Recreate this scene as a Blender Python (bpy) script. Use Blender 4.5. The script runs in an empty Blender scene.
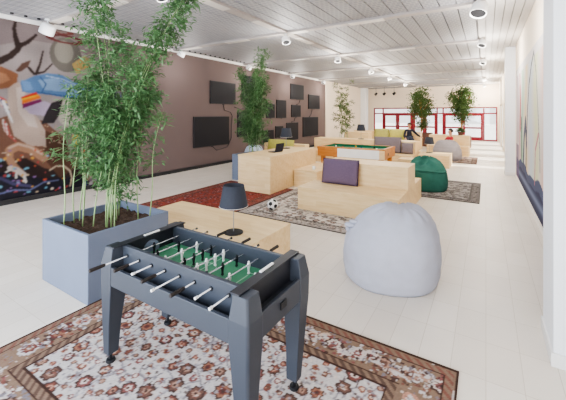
import bpy, bmesh, math, random
import numpy as np
from mathutils import Vector, Matrix, noise

random.seed(7); rng = np.random.default_rng(7)
SC = bpy.context.scene
COL = SC.collection
PI = math.pi
CEIL = 3.87

# ------------------------------------------------------------------ materials
def srgb(h):
    if isinstance(h, str):
        h = h.lstrip('#'); h = [int(h[i:i+2], 16) for i in (0, 2, 4)]
    out = []
    for v in h[:3]:
        v = v/255.0
        out.append(v/12.92 if v <= 0.04045 else ((v+0.055)/1.055)**2.4)
    return tuple(out) + (1.0,)

def mat(name, col, rough=0.6, metal=0.0, noise_amt=0.06, scale=6.0, bump=0.0, bscale=60.0, emit=None, estr=0.0, spec=0.4, coat=0.0):
    m = bpy.data.materials.new(name); m.use_nodes = True
    nt = m.node_tree; N = nt.nodes; L = nt.links
    b = N['Principled BSDF']
    b.inputs['Roughness'].default_value = rough
    b.inputs['Metallic'].default_value = metal
    b.inputs['Specular IOR Level'].default_value = spec
    b.inputs['Coat Weight'].default_value = coat
    c = srgb(col)
    tc = N.new('ShaderNodeTexCoord')
    nz = N.new('ShaderNodeTexNoise'); nz.inputs['Scale'].default_value = scale; nz.inputs['Detail'].default_value = 3
    L.new(tc.outputs['Object'], nz.inputs['Vector'])
    r = N.new('ShaderNodeValToRGB')
    r.color_ramp.elements[0].position = 0.3; r.color_ramp.elements[1].position = 0.7
    r.color_ramp.elements[0].color = tuple(max(0, x*(1-noise_amt)) for x in c[:3]) + (1,)
    r.color_ramp.elements[1].color = tuple(min(1, x*(1+noise_amt)) for x in c[:3]) + (1,)
    L.new(nz.outputs['Fac'], r.inputs['Fac']); L.new(r.outputs['Color'], b.inputs['Base Color'])
    if bump > 0:
        n2 = N.new('ShaderNodeTexNoise'); n2.inputs['Scale'].default_value = bscale
        L.new(tc.outputs['Object'], n2.inputs['Vector'])
        bp = N.new('ShaderNodeBump'); bp.inputs['Strength'].default_value = bump; bp.inputs['Distance'].default_value = 0.01
        L.new(n2.outputs['Fac'], bp.inputs['Height']); L.new(bp.outputs['Normal'], b.inputs['Normal'])
    if emit is not None:
        b.inputs['Emission Color'].default_value = srgb(emit); b.inputs['Emission Strength'].default_value = estr
    return m

def mat_wood(name, light, dark, sc=(1.2, 9, 9)):
    m = bpy.data.materials.new(name); m.use_nodes = True
    nt = m.node_tree; N = nt.nodes; L = nt.links; b = N['Principled BSDF']
    b.inputs['Roughness'].default_value = 0.5; b.inputs['Specular IOR Level'].default_value = 0.35
    tc = N.new('ShaderNodeTexCoord'); mp = N.new('ShaderNodeMapping'); mp.inputs['Scale'].default_value = sc
    L.new(tc.outputs['Object'], mp.inputs['Vector'])
    n1 = N.new('ShaderNodeTexNoise'); n1.inputs['Scale'].default_value = 2.2; n1.inputs['Detail'].default_value = 6; n1.inputs['Distortion'].default_value = 0.6
    L.new(mp.outputs['Vector'], n1.inputs['Vector'])
    # end-glued staves: slightly different tint for every block
    br = N.new('ShaderNodeTexBrick'); br.inputs['Scale'].default_value = 1.0
    br.inputs['Brick Width'].default_value = 0.55; br.inputs['Row Height'].default_value = 0.11
    br.inputs['Mortar Size'].default_value = 0.0008
    br.inputs['Color1'].default_value = (0.42, 0.42, 0.42, 1); br.inputs['Color2'].default_value = (0.62, 0.62, 0.62, 1); br.inputs['Mortar'].default_value = (.4, .4, .4, 1)
    comb = N.new('ShaderNodeVectorMath'); comb.operation = 'ADD'
    sep = N.new('ShaderNodeSeparateXYZ'); cx = N.new('ShaderNodeCombineXYZ')
    L.new(tc.outputs['Object'], sep.inputs[0])
    a1 = N.new('ShaderNodeMath'); a1.operation = 'ADD'; L.new(sep.outputs['X'], a1.inputs[0]); L.new(sep.outputs['Y'], a1.inputs[1])
    a2 = N.new('ShaderNodeMath'); a2.operation = 'MULTIPLY_ADD'; L.new(sep.outputs['Y'], a2.inputs[0]); a2.inputs[1].default_value = 0.5; L.new(sep.outputs['Z'], a2.inputs[2])
    L.new(a1.outputs[0], cx.inputs[0]); L.new(a2.outputs[0], cx.inputs[1]); L.new(cx.outputs[0], br.inputs['Vector'])
    mx = N.new('ShaderNodeMath'); mx.operation = 'MULTIPLY_ADD'; mx.inputs[1].default_value = 0.55
    L.new(br.outputs['Color'], mx.inputs[0]); 
    m2 = N.new('ShaderNodeMath'); m2.operation = 'MULTIPLY'; m2.inputs[1].default_value = 0.5; L.new(n1.outputs['Fac'], m2.inputs[0])
    L.new(m2.outputs[0], mx.inputs[2])
    r = N.new('ShaderNodeValToRGB'); r.color_ramp.elements[0].position = 0.36; r.color_ramp.elements[1].position = 0.68
    r.color_ramp.elements[0].color = srgb(dark); r.color_ramp.elements[1].color = srgb(light)
    L.new(mx.outputs[0], r.inputs['Fac']); L.new(r.outputs['Color'], b.inputs['Base Color'])
    return m

def mat_vcol(name, rough=0.9, bump=0.0, bscale=200):
    m = bpy.data.materials.new(name); m.use_nodes = True
    nt = m.node_tree; N = nt.nodes; L = nt.links; b = N['Principled BSDF']
    b.inputs['Roughness'].default_value = rough; b.inputs['Specular IOR Level'].default_value = 0.15
    a = N.new('ShaderNodeVertexColor'); a.layer_name = 'Col'
    tc = N.new('ShaderNodeTexCoord'); nz = N.new('ShaderNodeTexNoise'); nz.inputs['Scale'].default_value = bscale
    L.new(tc.outputs['Object'], nz.inputs['Vector'])
    mr = N.new('ShaderNodeMapRange'); mr.inputs['To Min'].default_value = 0.88; mr.inputs['To Max'].default_value = 1.1
    L.new(nz.outputs['Fac'], mr.inputs['Value'])
    mul = N.new('ShaderNodeVectorMath'); mul.operation = 'SCALE'
    L.new(a.outputs['Color'], mul.inputs[0]); L.new(mr.outputs[0], mul.inputs['Scale'])
    L.new(mul.outputs[0], b.inputs['Base Color'])
    if bump:
        bp = N.new('ShaderNodeBump'); bp.inputs['Strength'].default_value = bump; bp.inputs['Distance'].default_value = 0.004
        L.new(nz.outputs['Fac'], bp.inputs['Height']); L.new(bp.outputs['Normal'], b.inputs['Normal'])
    return m

def mat_floor():
    m = bpy.data.materials.new('white_floor_tile'); m.use_nodes = True
    nt = m.node_tree; N = nt.nodes; L = nt.links; b = N['Principled BSDF']
    b.inputs['Roughness'].default_value = 0.42; b.inputs['Specular IOR Level'].default_value = 0.35
    tc = N.new('ShaderNodeTexCoord')
    sp = N.new('ShaderNodeSeparateXYZ'); L.new(tc.outputs['Object'], sp.inputs[0])
    cb = N.new('ShaderNodeCombineXYZ'); L.new(sp.outputs['Y'], cb.inputs[0]); L.new(sp.outputs['X'], cb.inputs[1])
    br = N.new('ShaderNodeTexBrick'); br.offset = 0.0; br.inputs['Scale'].default_value = 1.0
    br.inputs['Brick Width'].default_value = 0.444; br.inputs['Row Height'].default_value = 0.222
    br.inputs['Mortar Size'].default_value = 0.003; br.inputs['Mortar Smooth'].default_value = 0.6
    br.inputs['Color1'].default_value = srgb('#ebe3d8'); br.inputs['Color2'].default_value = srgb('#e5dcd0'); br.inputs['Mortar'].default_value = srgb('#cdc2b2')
    L.new(cb.outputs[0], br.inputs['Vector'])
    nz = N.new('ShaderNodeTexNoise'); nz.inputs['Scale'].default_value = 1.6; nz.inputs['Detail'].default_value = 5
    L.new(tc.outputs['Object'], nz.inputs['Vector'])
    mr = N.new('ShaderNodeMapRange'); mr.inputs['To Min'].default_value = 0.93; mr.inputs['To Max'].default_value = 1.05
    L.new(nz.outputs['Fac'], mr.inputs['Value'])
    mul = N.new('ShaderNodeVectorMath'); mul.operation = 'SCALE'
    L.new(br.outputs['Color'], mul.inputs[0]); L.new(mr.outputs[0], mul.inputs['Scale']); L.new(mul.outputs[0], b.inputs['Base Color'])
    return m

def mat_fin():
    # perforated metal strip: rows of small darker slots, shallow bump
    m = bpy.data.materials.new('ceiling_fin_metal'); m.use_nodes = True
    nt = m.node_tree; N = nt.nodes; L = nt.links; b = N['Principled BSDF']; b.inputs['Roughness'].default_value = 0.6
    tc = N.new('ShaderNodeTexCoord'); br = N.new('ShaderNodeTexBrick'); br.offset = 0.5
    br.inputs['Scale'].default_value = 1.0; br.inputs['Brick Width'].default_value = 0.093; br.inputs['Row Height'].default_value = 0.115; br.inputs['Mortar Size'].default_value = 0.017
    br.inputs['Mortar Smooth'].default_value = 0.5
    br.inputs['Color1'].default_value = srgb('#8e8f94'); br.inputs['Color2'].default_value = srgb('#94959a'); br.inputs['Mortar'].default_value = srgb('#a6a5a7')
    L.new(tc.outputs['Object'], br.inputs['Vector']); L.new(br.outputs['Color'], b.inputs['Base Color'])
    return m
M = {}
M['floor'] = mat_floor()
M['wood'] = mat_wood('pale_birch_wood', '#f3d9ab', '#dfbd88')
M['wood_orange'] = mat_wood('orange_oak_wood', '#cf8c48', '#b56f30')
M['taupe'] = mat('taupe_wall_paint', '#6c5d5b', 0.8, noise_amt=0.03, scale=0.8)
M['cream'] = mat('cream_wall_paint', '#f2e4d2', 0.8, noise_amt=0.02, scale=0.8)
M['white_wall'] = mat('white_wall_paint', '#eef0f3', 0.7, noise_amt=0.015, scale=0.8)
M['white_trim'] = mat('white_trim_paint', '#e9e7e4', 0.5, noise_amt=0.02)
M['dark_trim'] = mat('dark_trim_paint', '#2b2a2c', 0.6)
M['ceil'] = mat('ceiling_grey_metal', '#a9a8aa', 0.7, noise_amt=0.05, scale=2.0)
M['fin'] = mat_fin()
M['fin_dark'] = mat('ceiling_cross_fin_metal', '#a3a2a5', 0.6, noise_amt=0.04)
M['plank'] = mat('ceiling_plank_white', '#bfbcb9', 0.6, noise_amt=0.03)
M['gap'] = mat('ceiling_gap_dark', '#9a9694', 0.8)
M['rail'] = mat('ceiling_rail_grey', '#a8a19d', 0.5, noise_amt=0.04)
M['panel'] = mat('light_panel_white', '#c9c4be', 0.4, noise_amt=0.02, emit='#fff4e4', estr=0.03)
M['lampwhite'] = mat('spotlight_white_metal', '#eeeeee', 0.4, noise_amt=0.02)
M['lampin'] = mat('spotlight_dark_inside', '#161618', 0.7, spec=.1)
M['lens'] = mat('spotlight_lens', '#c9c9c6', 0.2, noise_amt=0.02)
M['red'] = mat('red_door_frame_paint', '#8a1a2a', 0.45, noise_amt=0.05)
M['planter'] = mat('blue_grey_planter_fibre', '#6f798c', 0.55, noise_amt=0.04, scale=3)
M['planter_brown'] = mat('brown_planter_fibre', '#6b4a40', 0.6, noise_amt=0.08)
M['soil'] = mat('planter_soil', '#4a3a30', 0.95, noise_amt=0.5, scale=40, bump=0.8, bscale=60)
M['culm'] = mat('bamboo_culm_green', '#8fa874', 0.5, noise_amt=0.12, scale=8)
M['leaf'] = mat('bamboo_leaf_green', '#55784c', 0.55, noise_amt=0.35, scale=5)
M['leaf_dark'] = mat('tree_leaf_dark_green', '#4d6636', 0.6, noise_amt=0.4, scale=4)
M['bark'] = mat('brown_bark', '#a07448', 0.8, noise_amt=0.2)
M['foos'] = mat('charcoal_blue_table_laminate', '#3b4049', 0.42, noise_amt=0.03, scale=3)
M['foos_dark'] = mat('dark_table_laminate', '#2a2c33', 0.45, noise_amt=0.04, scale=3)
M['green'] = mat('green_playfield', '#4f8f6c', 0.55, noise_amt=0.03)
M['greenline'] = mat('playfield_line_paint', '#9cc0a6', 0.5)
M['baize'] = mat('green_baize', '#1f6a4c', 0.9, noise_amt=0.05)
M['chrome'] = mat('chrome_rod', '#e2e4e8', 0.25, metal=0.7, noise_amt=0.01)
M['grip'] = mat('black_rubber_grip', '#2e2826', 0.6)
M['black'] = mat('black_plastic', '#1d1e22', 0.4)
M['whitep'] = mat('white_plastic', '#eeeeec', 0.4, noise_amt=0.02)
M['shade'] = mat('charcoal_lampshade_fabric', '#383b44', 0.85, noise_amt=0.05, scale=30)
M['shade_in'] = mat('lampshade_white_rim', '#cfc8c2', 0.8)
M['pole'] = mat('lamp_pole_steel', '#8d8f92', 0.35, metal=0.6)
M['bagblue'] = mat('pale_blue_grey_bag_fabric', '#b4b6c2', 0.95, noise_amt=0.03, scale=10, bump=0.15, bscale=250)
M['bagseam'] = mat('bag_seam_fabric', '#b0b2bf', 0.95)
M['baggrey'] = mat('grey_bag_fabric', '#9c979b', 0.95, noise_amt=0.05, bump=0.15, bscale=250)
M['baggreen'] = mat('emerald_bag_fabric', '#387063', 0.85, noise_amt=0.1, scale=8, bump=0.15, bscale=250)
M['bagpale'] = mat('pale_blue_bag_fabric', '#b7c4d1', 0.9)
M['purple'] = mat('purple_cushion_fabric', '#6a5a6e', 0.95, noise_amt=0.06, scale=40)
M['purple_pipe'] = mat('dark_purple_piping', '#452a50', 0.95)
M['yellow'] = mat('yellow_green_cushion_fabric', '#bcb765', 0.9, noise_amt=0.08, scale=10)
M['yellow2'] = mat('olive_yellow_cushion_fabric', '#a8a662', 0.9, noise_amt=0.08, scale=10)
M['greycush'] = mat('grey_cushion_fabric', '#7f757a', 0.9, noise_amt=0.06, scale=30)
M['screen'] = mat('black_screen_glass', '#29282c', 0.6, noise_amt=0.03, scale=2, spec=0.15)
M['bezel'] = mat('black_screen_bezel', '#2c2b2f', 0.5)
M['cable'] = mat('dark_cable', '#4f4548', 0.6)
M['skin'] = mat('skin', '#c99a7e', 0.6, noise_amt=0.04)
M['hair'] = mat('black_hair', '#1f1a19', 0.7, noise_amt=0.2, scale=30)
M['navy'] = mat('dark_navy_cloth', '#2c2d3a', 0.9, noise_amt=0.1, scale=20)
M['jeans'] = mat('blue_grey_trousers', '#3d4353', 0.9, noise_amt=0.1, scale=20)
M['redcloth'] = mat('red_cloth', '#a82f38', 0.9, noise_amt=0.1, scale=20)
M['shoe'] = mat('dark_shoe', '#26242a', 0.6)
M['eye'] = mat('eye_dark', '#241c1a', 0.3)
M['lip'] = mat('lip', '#a86a5c', 0.5)
M['rug'] = mat_vcol('woven_rug_pile', 0.97, 0.5, 260)
M['mural'] = mat_vcol('mural_paint', 0.8, 0.0, 40)
M['fringe'] = mat('rug_fringe', '#d6cfc6', 0.95)
M['ground'] = mat('pale_paving', '#e8e6e2', 0.9)
gl = bpy.data.materials.new('door_glass'); gl.use_nodes = True
_nt = gl.node_tree; _nt.nodes.clear()
_o = _nt.nodes.new('ShaderNodeOutputMaterial'); _t = _nt.nodes.new('ShaderNodeBsdfTransparent'); _g = _nt.nodes.new('ShaderNodeBsdfGlossy')
_g.inputs['Roughness'].default_value = 0.03; _mx = _nt.nodes.new('ShaderNodeMixShader'); _mx.inputs[0].default_value = 0.07
_t.inputs['Color'].default_value = (0.97, 0.98, 0.98, 1)
_nt.links.new(_t.outputs[0], _mx.inputs[1]); _nt.links.new(_g.outputs[0], _mx.inputs[2]); _nt.links.new(_mx.outputs[0], _o.inputs[0])
M['glass'] = gl

# ------------------------------------------------------------------ mesh helpers
class MB:
    def __init__(self):
        self.bm = bmesh.new()
    def box(self, x0, x1, y0, y1, z0, z1):
        v = [self.bm.verts.new(p) for p in ((x0,y0,z0),(x1,y0,z0),(x1,y1,z0),(x0,y1,z0),(x0,y0,z1),(x1,y0,z1),(x1,y1,z1),(x0,y1,z1))]
        for f in ((0,3,2,1),(4,5,6,7),(0,1,5,4),(1,2,6,5),(2,3,7,6),(3,0,4,7)):
            self.bm.faces.new([v[i] for i in f])
        return self
    def loft(self, rings, cap=True, closed=True):
        R = [[self.bm.verts.new(p) for p in r] for r in rings]
        n = len(R[0])
        for a, b in zip(R, R[1:]):
            for i in range(n if closed else n-1):
                j = (i+1) % n
                self.bm.faces.new((a[i], a[j], b[j], b[i]))
        if cap and closed:
            self.bm.faces.new(list(reversed(R[0]))); self.bm.faces.new(R[-1])
        return self
    def tube(self, pts, r, n=8, cap=True):
        pts = [Vector(p) for p in pts]
        rad = r if isinstance(r, (list, tuple)) else [r]*len(pts)
        rings = []
        prev = None
        for i, p in enumerate(pts):
            t = (pts[min(i+1, len(pts)-1)] - pts[max(i-1, 0)]).normalized()
            if prev is None:
                a = Vector((0, 0, 1)) if abs(t.z) < 0.9 else Vector((1, 0, 0))
                u = t.cross(a).normalized()
            else:
                u = (prev - t*prev.dot(t)).normalized()
            prev = u; w = t.cross(u)
            rings.append([p + (u*math.cos(2*PI*k/n) + w*math.sin(2*PI*k/n))*rad[i] for k in range(n)])
        return self.loft(rings, cap)
    def lathe(self, prof, n=24, c=(0, 0, 0)):
        rings = [[(c[0]+r*math.cos(2*PI*k/n), c[1]+r*math.sin(2*PI*k/n), c[2]+z) for k in range(n)] for r, z in prof]
        return self.loft(rings, True)
    def ball(self, c, r, u=16, v=10, sc=(1, 1, 1)):
        m = Matrix.Translation(c) @ Matrix.Diagonal((r*sc[0], r*sc[1], r*sc[2], 1))
        bmesh.ops.create_uvsphere(self.bm, u_segments=u, v_segments=v, radius=1, matrix=m)
        return self
    def poly(self, pts, d, axis='y'):   # extruded polygon: pts = list of 3D points, d = vector
        a = [self.bm.verts.new(p) for p in pts]; d = Vector(d)
        b = [self.bm.verts.new(Vector(p)+d) for p in pts]
        self.bm.faces.new(a); self.bm.faces.new(list(reversed(b)))
        n = len(a)
        for i in range(n):
            j = (i+1) % n
            self.bm.faces.new((a[j], a[i], b[i], b[j]))
        return self
    def xf(self, m):
        bmesh.ops.transform(self.bm, matrix=m, verts=self.bm.verts); return self
    def build(self, name, m, parent=None, bevel=0.0, smooth=False, loc=None, seg=2):
        bmesh.ops.recalc_face_normals(self.bm, faces=self.bm.faces)
        me = bpy.data.meshes.new(name); self.bm.to_mesh(me); self.bm.free()
        if isinstance(m, (list, tuple)):
            for q in m: me.materials.append(q)
        else: me.materials.append(m)
        if smooth:
            for p in me.polygons: p.use_smooth = True
        o = bpy.data.objects.new(name, me); COL.objects.link(o)
        if loc: o.location = loc
        if parent: o.parent = parent
        if bevel > 0:
            b = o.modifiers.new('bevel', 'BEVEL'); b.width = bevel; b.segments = seg; b.limit_method = 'ANGLE'; b.angle_limit = math.radians(40)
            if smooth: 
                pass
        return o

def thing(name, label, cat, loc=(0, 0, 0), rz=0, group=None):
    o = bpy.data.objects.new(name, None); COL.objects.link(o); o.empty_display_size = 0.1
    o.location = loc; o.rotation_euler = (0, 0, rz); o['label'] = label; o['category'] = cat
    if group: o['group'] = group
    return o
def tag(o, label, cat, group=None, kind=None):
    o['label'] = label; o['category'] = cat
    if group: o['group'] = group
    if kind: o['kind'] = kind
    return o
def struct(name, mb, m, parent=None, label=None, **k):
    o = mb.build(name, m, parent, **k)
    if parent is None: o['kind'] = 'structure'
    if label: o['label'] = label; 
    return o
def dup(root, loc, rz=0, label=None, group=None):
    r = root.copy(); COL.objects.link(r); r.location = loc; r.rotation_euler = (0, 0, rz)
    if label: r['label'] = label
    if group: r['group'] = group
    for ch in list(root.children):
        c = ch.copy(); COL.objects.link(c); c.parent = r
        for g in list(ch.children):
            d = g.copy(); COL.objects.link(d); d.parent = c
    return r

# ------------------------------------------------------------------ painted grids (rugs, murals)
class Paint:
    def __init__(self, u0, u1, v0, v1, res, base):
        self.u = np.arange(u0, u1+res*0.5, res); self.v = np.arange(v0, v1+res*0.5, res)
        self.U, self.V = np.meshgrid(self.u, self.v)
        self.C = np.zeros(self.U.shape+(3,)); self.C[:] = srgb(base)[:3]
    def mixm(self, mask, col, a=1.0):
        mask = np.clip(mask, 0, 1)[..., None]*a
        c = np.array(srgb(col)[:3])
        self.C = self.C*(1-mask) + c*mask
    def poly(self, pts, col, a=1.0):
        U, V = self.U, self.V; ins = np.zeros(U.shape, bool); n = len(pts)
        for i in range(n):
            x0, y0 = pts[i]; x1, y1 = pts[(i+1) % n]
            if y0 == y1: continue
            c = ((y0 > V) != (y1 > V)) & (U < (x1-x0)*(V-y0)/(y1-y0)+x0)
            ins ^= c
        self.mixm(ins.astype(float), col, a)
        return ins
    def win(self, a0, a1, b0, b1):
        i0, i1 = np.searchsorted(self.u, [a0, a1]); j0, j1 = np.searchsorted(self.v, [b0, b1])
        return slice(max(j0-1, 0), j1+1), slice(max(i0-1, 0), i1+1)
    def mixw(self, w, mask, col, a=1.0):
        mask = np.clip(mask.astype(float), 0, 1)[..., None]*a
        self.C[w] = self.C[w]*(1-mask) + np.array(srgb(col)[:3])*mask
    def stroke(self, pts, w, col, a=1.0, w1=None):
        n = len(pts)-1; g = max(w, w1 or 0)
        for i in range(n):
            (x0, y0), (x1, y1) = pts[i], pts[i+1]
            W_ = self.win(min(x0, x1)-g, max(x0, x1)+g, min(y0, y1)-g, max(y0, y1)+g); U, V = self.U[W_], self.V[W_]
            if U.size == 0: continue
            dx, dy = x1-x0, y1-y0; L = dx*dx+dy*dy+1e-9
            t = np.clip(((U-x0)*dx+(V-y0)*dy)/L, 0, 1)
            d = np.hypot(U-x0-t*dx, V-y0-t*dy)
            ww = w if w1 is None else w + (w1-w)*((i+t)/n)
            self.mixw(W_, d < ww*0.5, col, a)
    def ell(self, cx, cy, rx, ry, col, a=1.0, ring=0.0):
        W_ = self.win(cx-rx, cx+rx, cy-ry, cy+ry); U, V = self.U[W_], self.V[W_]
        if U.size == 0: return
        d = np.hypot((U-cx)/rx, (V-cy)/ry)
        self.mixw(W_, (d < 1) if not ring else ((d < 1) & (d > 1-ring)), col, a)
    def rect(self, a0, a1, b0, b1, col, a=1.0):
        m = (self.U >= a0) & (self.U <= a1) & (self.V >= b0) & (self.V <= b1)
        self.mixm(m.astype(float), col, a)
    def mute(self, k, g):
        lum = self.C.mean(axis=2, keepdims=True); self.C = (lum+(self.C-lum)*k)*g
    def build(self, name, m, place, thick=None):
        nv, nu = self.U.shape
        verts = [place(self.U[j, i], self.V[j, i]) for j in range(nv) for i in range(nu)]
        faces = [(j*nu+i, j*nu+i+1, (j+1)*nu+i+1, (j+1)*nu+i) for j in range(nv-1) for i in range(nu-1)]
        cols = self.C.reshape(-1, 3)
        if thick:        # skirt down to the floor so that it is a solid mat
            per = [i for i in range(nu)] + [j*nu+nu-1 for j in range(1, nv)] + [(nv-1)*nu+i for i in range(nu-2, -1, -1)] + [j*nu for j in range(nv-2, 0, -1)]
            b0 = len(verts)
            for k in per:
                x, y, z = verts[k]; verts.append((x, y, z-thick))
            n = len(per)
            for a in range(n):
                b = (a+1) % n; faces.append((per[a], b0+a, b0+b, per[b]))
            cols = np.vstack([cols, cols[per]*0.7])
        me = bpy.data.meshes.new(name); me.from_pydata(verts, [], faces)
        ca = me.color_attributes.new('Col', 'FLOAT_COLOR', 'POINT')
        ca.data.foreach_set('color', np.hstack([cols, np.ones((len(cols), 1))]).astype(np.float32).ravel())
        me.materials.append(m); me.update()
        o = bpy.data.objects.new(name, me); COL.objects.link(o)
        return o

# ------------------------------------------------------------------ room shell
XL, XR, YF, YB = -8.3, 0.75, 26.4, -2.6
struct('floor', MB().box(XL-0.2, XR+1.0, YB-0.2, YF+0.2, -0.1, 0.0), M['floor'])
struct('wall_left', MB().box(XL-0.2, XL, YB, 18.2, 0.0, CEIL+0.15), M['taupe'])
struct('wall_left_far', MB().box(XL-0.2, XL+0.05, 18.2, YF, 0.0, CEIL+0.15), M['cream'])
struct('baseboard_left', MB().box(XL, XL+0.03, YB, 18.2, 0.0, 0.1), M['dark_trim'])
struct('trim_1', MB().box(XL, XL+0.06, YB, 18.2, CEIL-0.09, CEIL), M['white_trim'], bevel=0.01)
# right wall: solid to Y=12.4, then high slot windows that let the sun in beyond the pier
wr = MB()
wr.box(XR, XR+0.2, YB, 12.4, 0.0, CEIL+0.15)
wr.box(XR, XR+0.2, 12.4, YF, 2.4, CEIL+0.15)
for y0, y1 in ((12.4, 13.2), (13.75, 15.4), (16.5, 17.6), (19.4, 20.2), (22.4, 23.2), (25.4, YF)):
    wr.box(XR, XR+0.2, y0, y1, 0.0, 2.4)
struct('wall_right', wr, M['cream'])
for i, (y0, y1) in enumerate(((13.2, 13.75), (15.4, 16.5), (17.6, 19.4), (20.2, 22.4), (23.2, 25.4))):
    f = MB()
    f.box(XR+0.04, XR+0.1, y0, y0+0.05, 0, 2.4).box(XR+0.04, XR+0.1, y1-0.05, y1, 0, 2.4).box(XR+0.04, XR+0.1, y0+0.05, y1-0.05, 2.34, 2.4).box(XR+0.04, XR+0.1, y0+0.05, y1-0.05, 0, 0.06)
    w = struct('window_%d' % (i+1), f, M['white_trim'])
    MB().box(XR+0.065, XR+0.075, y0+0.05, y1-0.05, 0.06, 2.34).build('pane', M['glass'], w)
struct('baseboard_right', MB().box(XR-0.02, XR, 3.6, 11.85, 0.0, 0.08), M['white_trim'])
def pier(name, x0, y0, y1):
    o = struct(name, MB().box(x0, XR+0.05, y0, y1, 0.0, CEIL+0.05), M['white_wall'], bevel=0.006)
    MB().box(x0-0.015, XR+0.05, y0-0.015, y1+0.015, 0.0, 0.1).build('skirting', M['white_trim'], o, bevel=0.005)
    return o
pier('trim_2', 0.42, 3.08, 3.58)
pier('trim_3', 0.50, 11.9, 12.4)
# far wall with the red door screen
FX0, FX1 = -7.72, 0.66
wf = MB().box(XL, FX0, YF-0.1, YF+0.1, 0, CEIL+0.15).box(FX0, FX1, YF-0.1, YF+0.1, 2.33, CEIL+0.15).box(FX1, XR+0.2, YF-0.1, YF+0.1, 0, CEIL+0.15)
struct('wall_far', wf, M['cream'])
# pale corner column in front of the far wall
struct('trim_4', MB().box(-8.25, -7.85, 24.6, 25.3, 0, CEIL), M['white_wall'], bevel=0.01)
# back end of the hall (behind the camera): a glazed wall with slim mullions
wb = MB().box(XL, XR+0.2, YB-0.1, YB, 3.5, CEIL+0.15).box(XL, XR+0.2, YB-0.1, YB, 0, 0.1)
for x in np.linspace(XL, XR+0.1, 8): wb.box(x, x+0.08, YB-0.1, YB, 0.1, 3.5)
struct('wall_near', wb, M['white_trim'])
struct('window_6', MB().box(XL+0.05, XR+0.1, YB-0.055, YB-0.045, 0.1, 3.5), M['glass'])

# ceiling: metal plate with lengthwise fins and cross fins, a plank bay on the right
ce = struct('ceiling', MB().box(XL-0.2, XR+1.0, YB-0.2, YF+0.2, CEIL+0.09, CEIL+0.2), M['ceil'])
fb = MB()
x = XL+0.14
while x < -0.3:
    fb.box(x-0.131, x+0.131, YB, YF-0.1, CEIL+0.0, CEIL+0.04); x += 0.28
ff = fb.build('lengthwise_fins', M['fin'], ce)
fc = MB(); y = YB+0.1
while y < YF-0.15:
    fc.box(XL+0.02, -0.02, y-0.028, y+0.028, CEIL+0.04, CEIL+0.088); y += 0.23
fc.build('cross_fins', M['fin_dark'], ce)
pb = MB(); x = -0.15
while x < XR-0.02:
    pb.box(x+0.004, min(x+0.142, XR+0.1), YB, YF-0.1, CEIL-0.01, CEIL+0.05); x += 0.15
pb.build('ceiling_planks', M['plank'], ce)
MB().box(-0.17, XR+0.1, YB, YF-0.1, CEIL+0.03, CEIL+0.08).build('plank_backing', M['gap'], ce)
# dark round bolt heads along the left wall edge
bb = MB(); y = YB+0.2
while y < 14:
    bb.lathe([(0.03, 0), (0.03, 0.03)], 8, (XL+0.28, y, CEIL-0.028)); y += 0.23
bb.build('edge_bolts', M['dark_trim'], ce)

BY = [-0.1, 3.35, 6.85, 10.3, 13.75, 17.2, 20.65, 24.1]
def rail(name, p0, p1, axis, label):
    """a flat rail under the fins with white panels along it"""
    (x0, y0), (x1, y1) = p0, p1
    t = thing(name, label, 'ceiling rail', (x0, y0, CEIL), group='flat rails crossing the metal ceiling' if axis == 'x' else None)
    L = (x1-x0) if axis == 'x' else (y1-y0)
    w = 0.085
    (MB().box(0, L, -w, w, -0.05, 0.0) if axis == 'x' else MB().box(-w, w, 0, L, -0.05, 0.0)).build('rail', M['rail'], t)
    s = 0.35
    while s+0.75 < L:
        (MB().box(s, s+0.75, -w-0.01, w+0.01, -0.062, -0.0505) if axis == 'x' else MB().box(-w-0.01, w+0.01, s, s+0.75, -0.062, -0.0505)).build('light_panel', M['panel'], t)
        s += 1.78
    return t
CROSS = ['flat grey cross rail on the ceiling nearest the camera, over the deer mural', 'flat grey cross rail on the ceiling above the pale desk',
         'third flat grey ceiling cross rail from the camera', 'fourth flat grey ceiling cross rail from the camera', 'fifth flat grey ceiling cross rail from the camera',
         'sixth flat grey ceiling cross rail from the camera', 'farthest flat grey ceiling cross rail, near the red doors']
for i, y in enumerate(BY[1:]):
    rail('ceiling_rail', (XL+0.07, y), (-0.02, y), 'x', CROSS[i])
r = thing('ceiling_rail', 'long lengthwise ceiling rail running down the middle of the hall', 'ceiling rail', (-4.15, 0, CEIL))
ys = BY[1:]
for a, b in zip([1.0]+ys, ys+[YF-0.2]):
    a2, b2 = a+0.1, b-0.1
    MB().box(-0.085, 0.085, a2, b2, -0.05, -0.001).build('rail', M['rail'], r)
    for k in (0.45, 2.1):
        if a2+k+0.75 < b2:
            MB().box(-0.095, 0.095, a2+k, a2+k+0.75, -0.062, -0.0505).build('light_panel', M['panel'], r)

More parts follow.
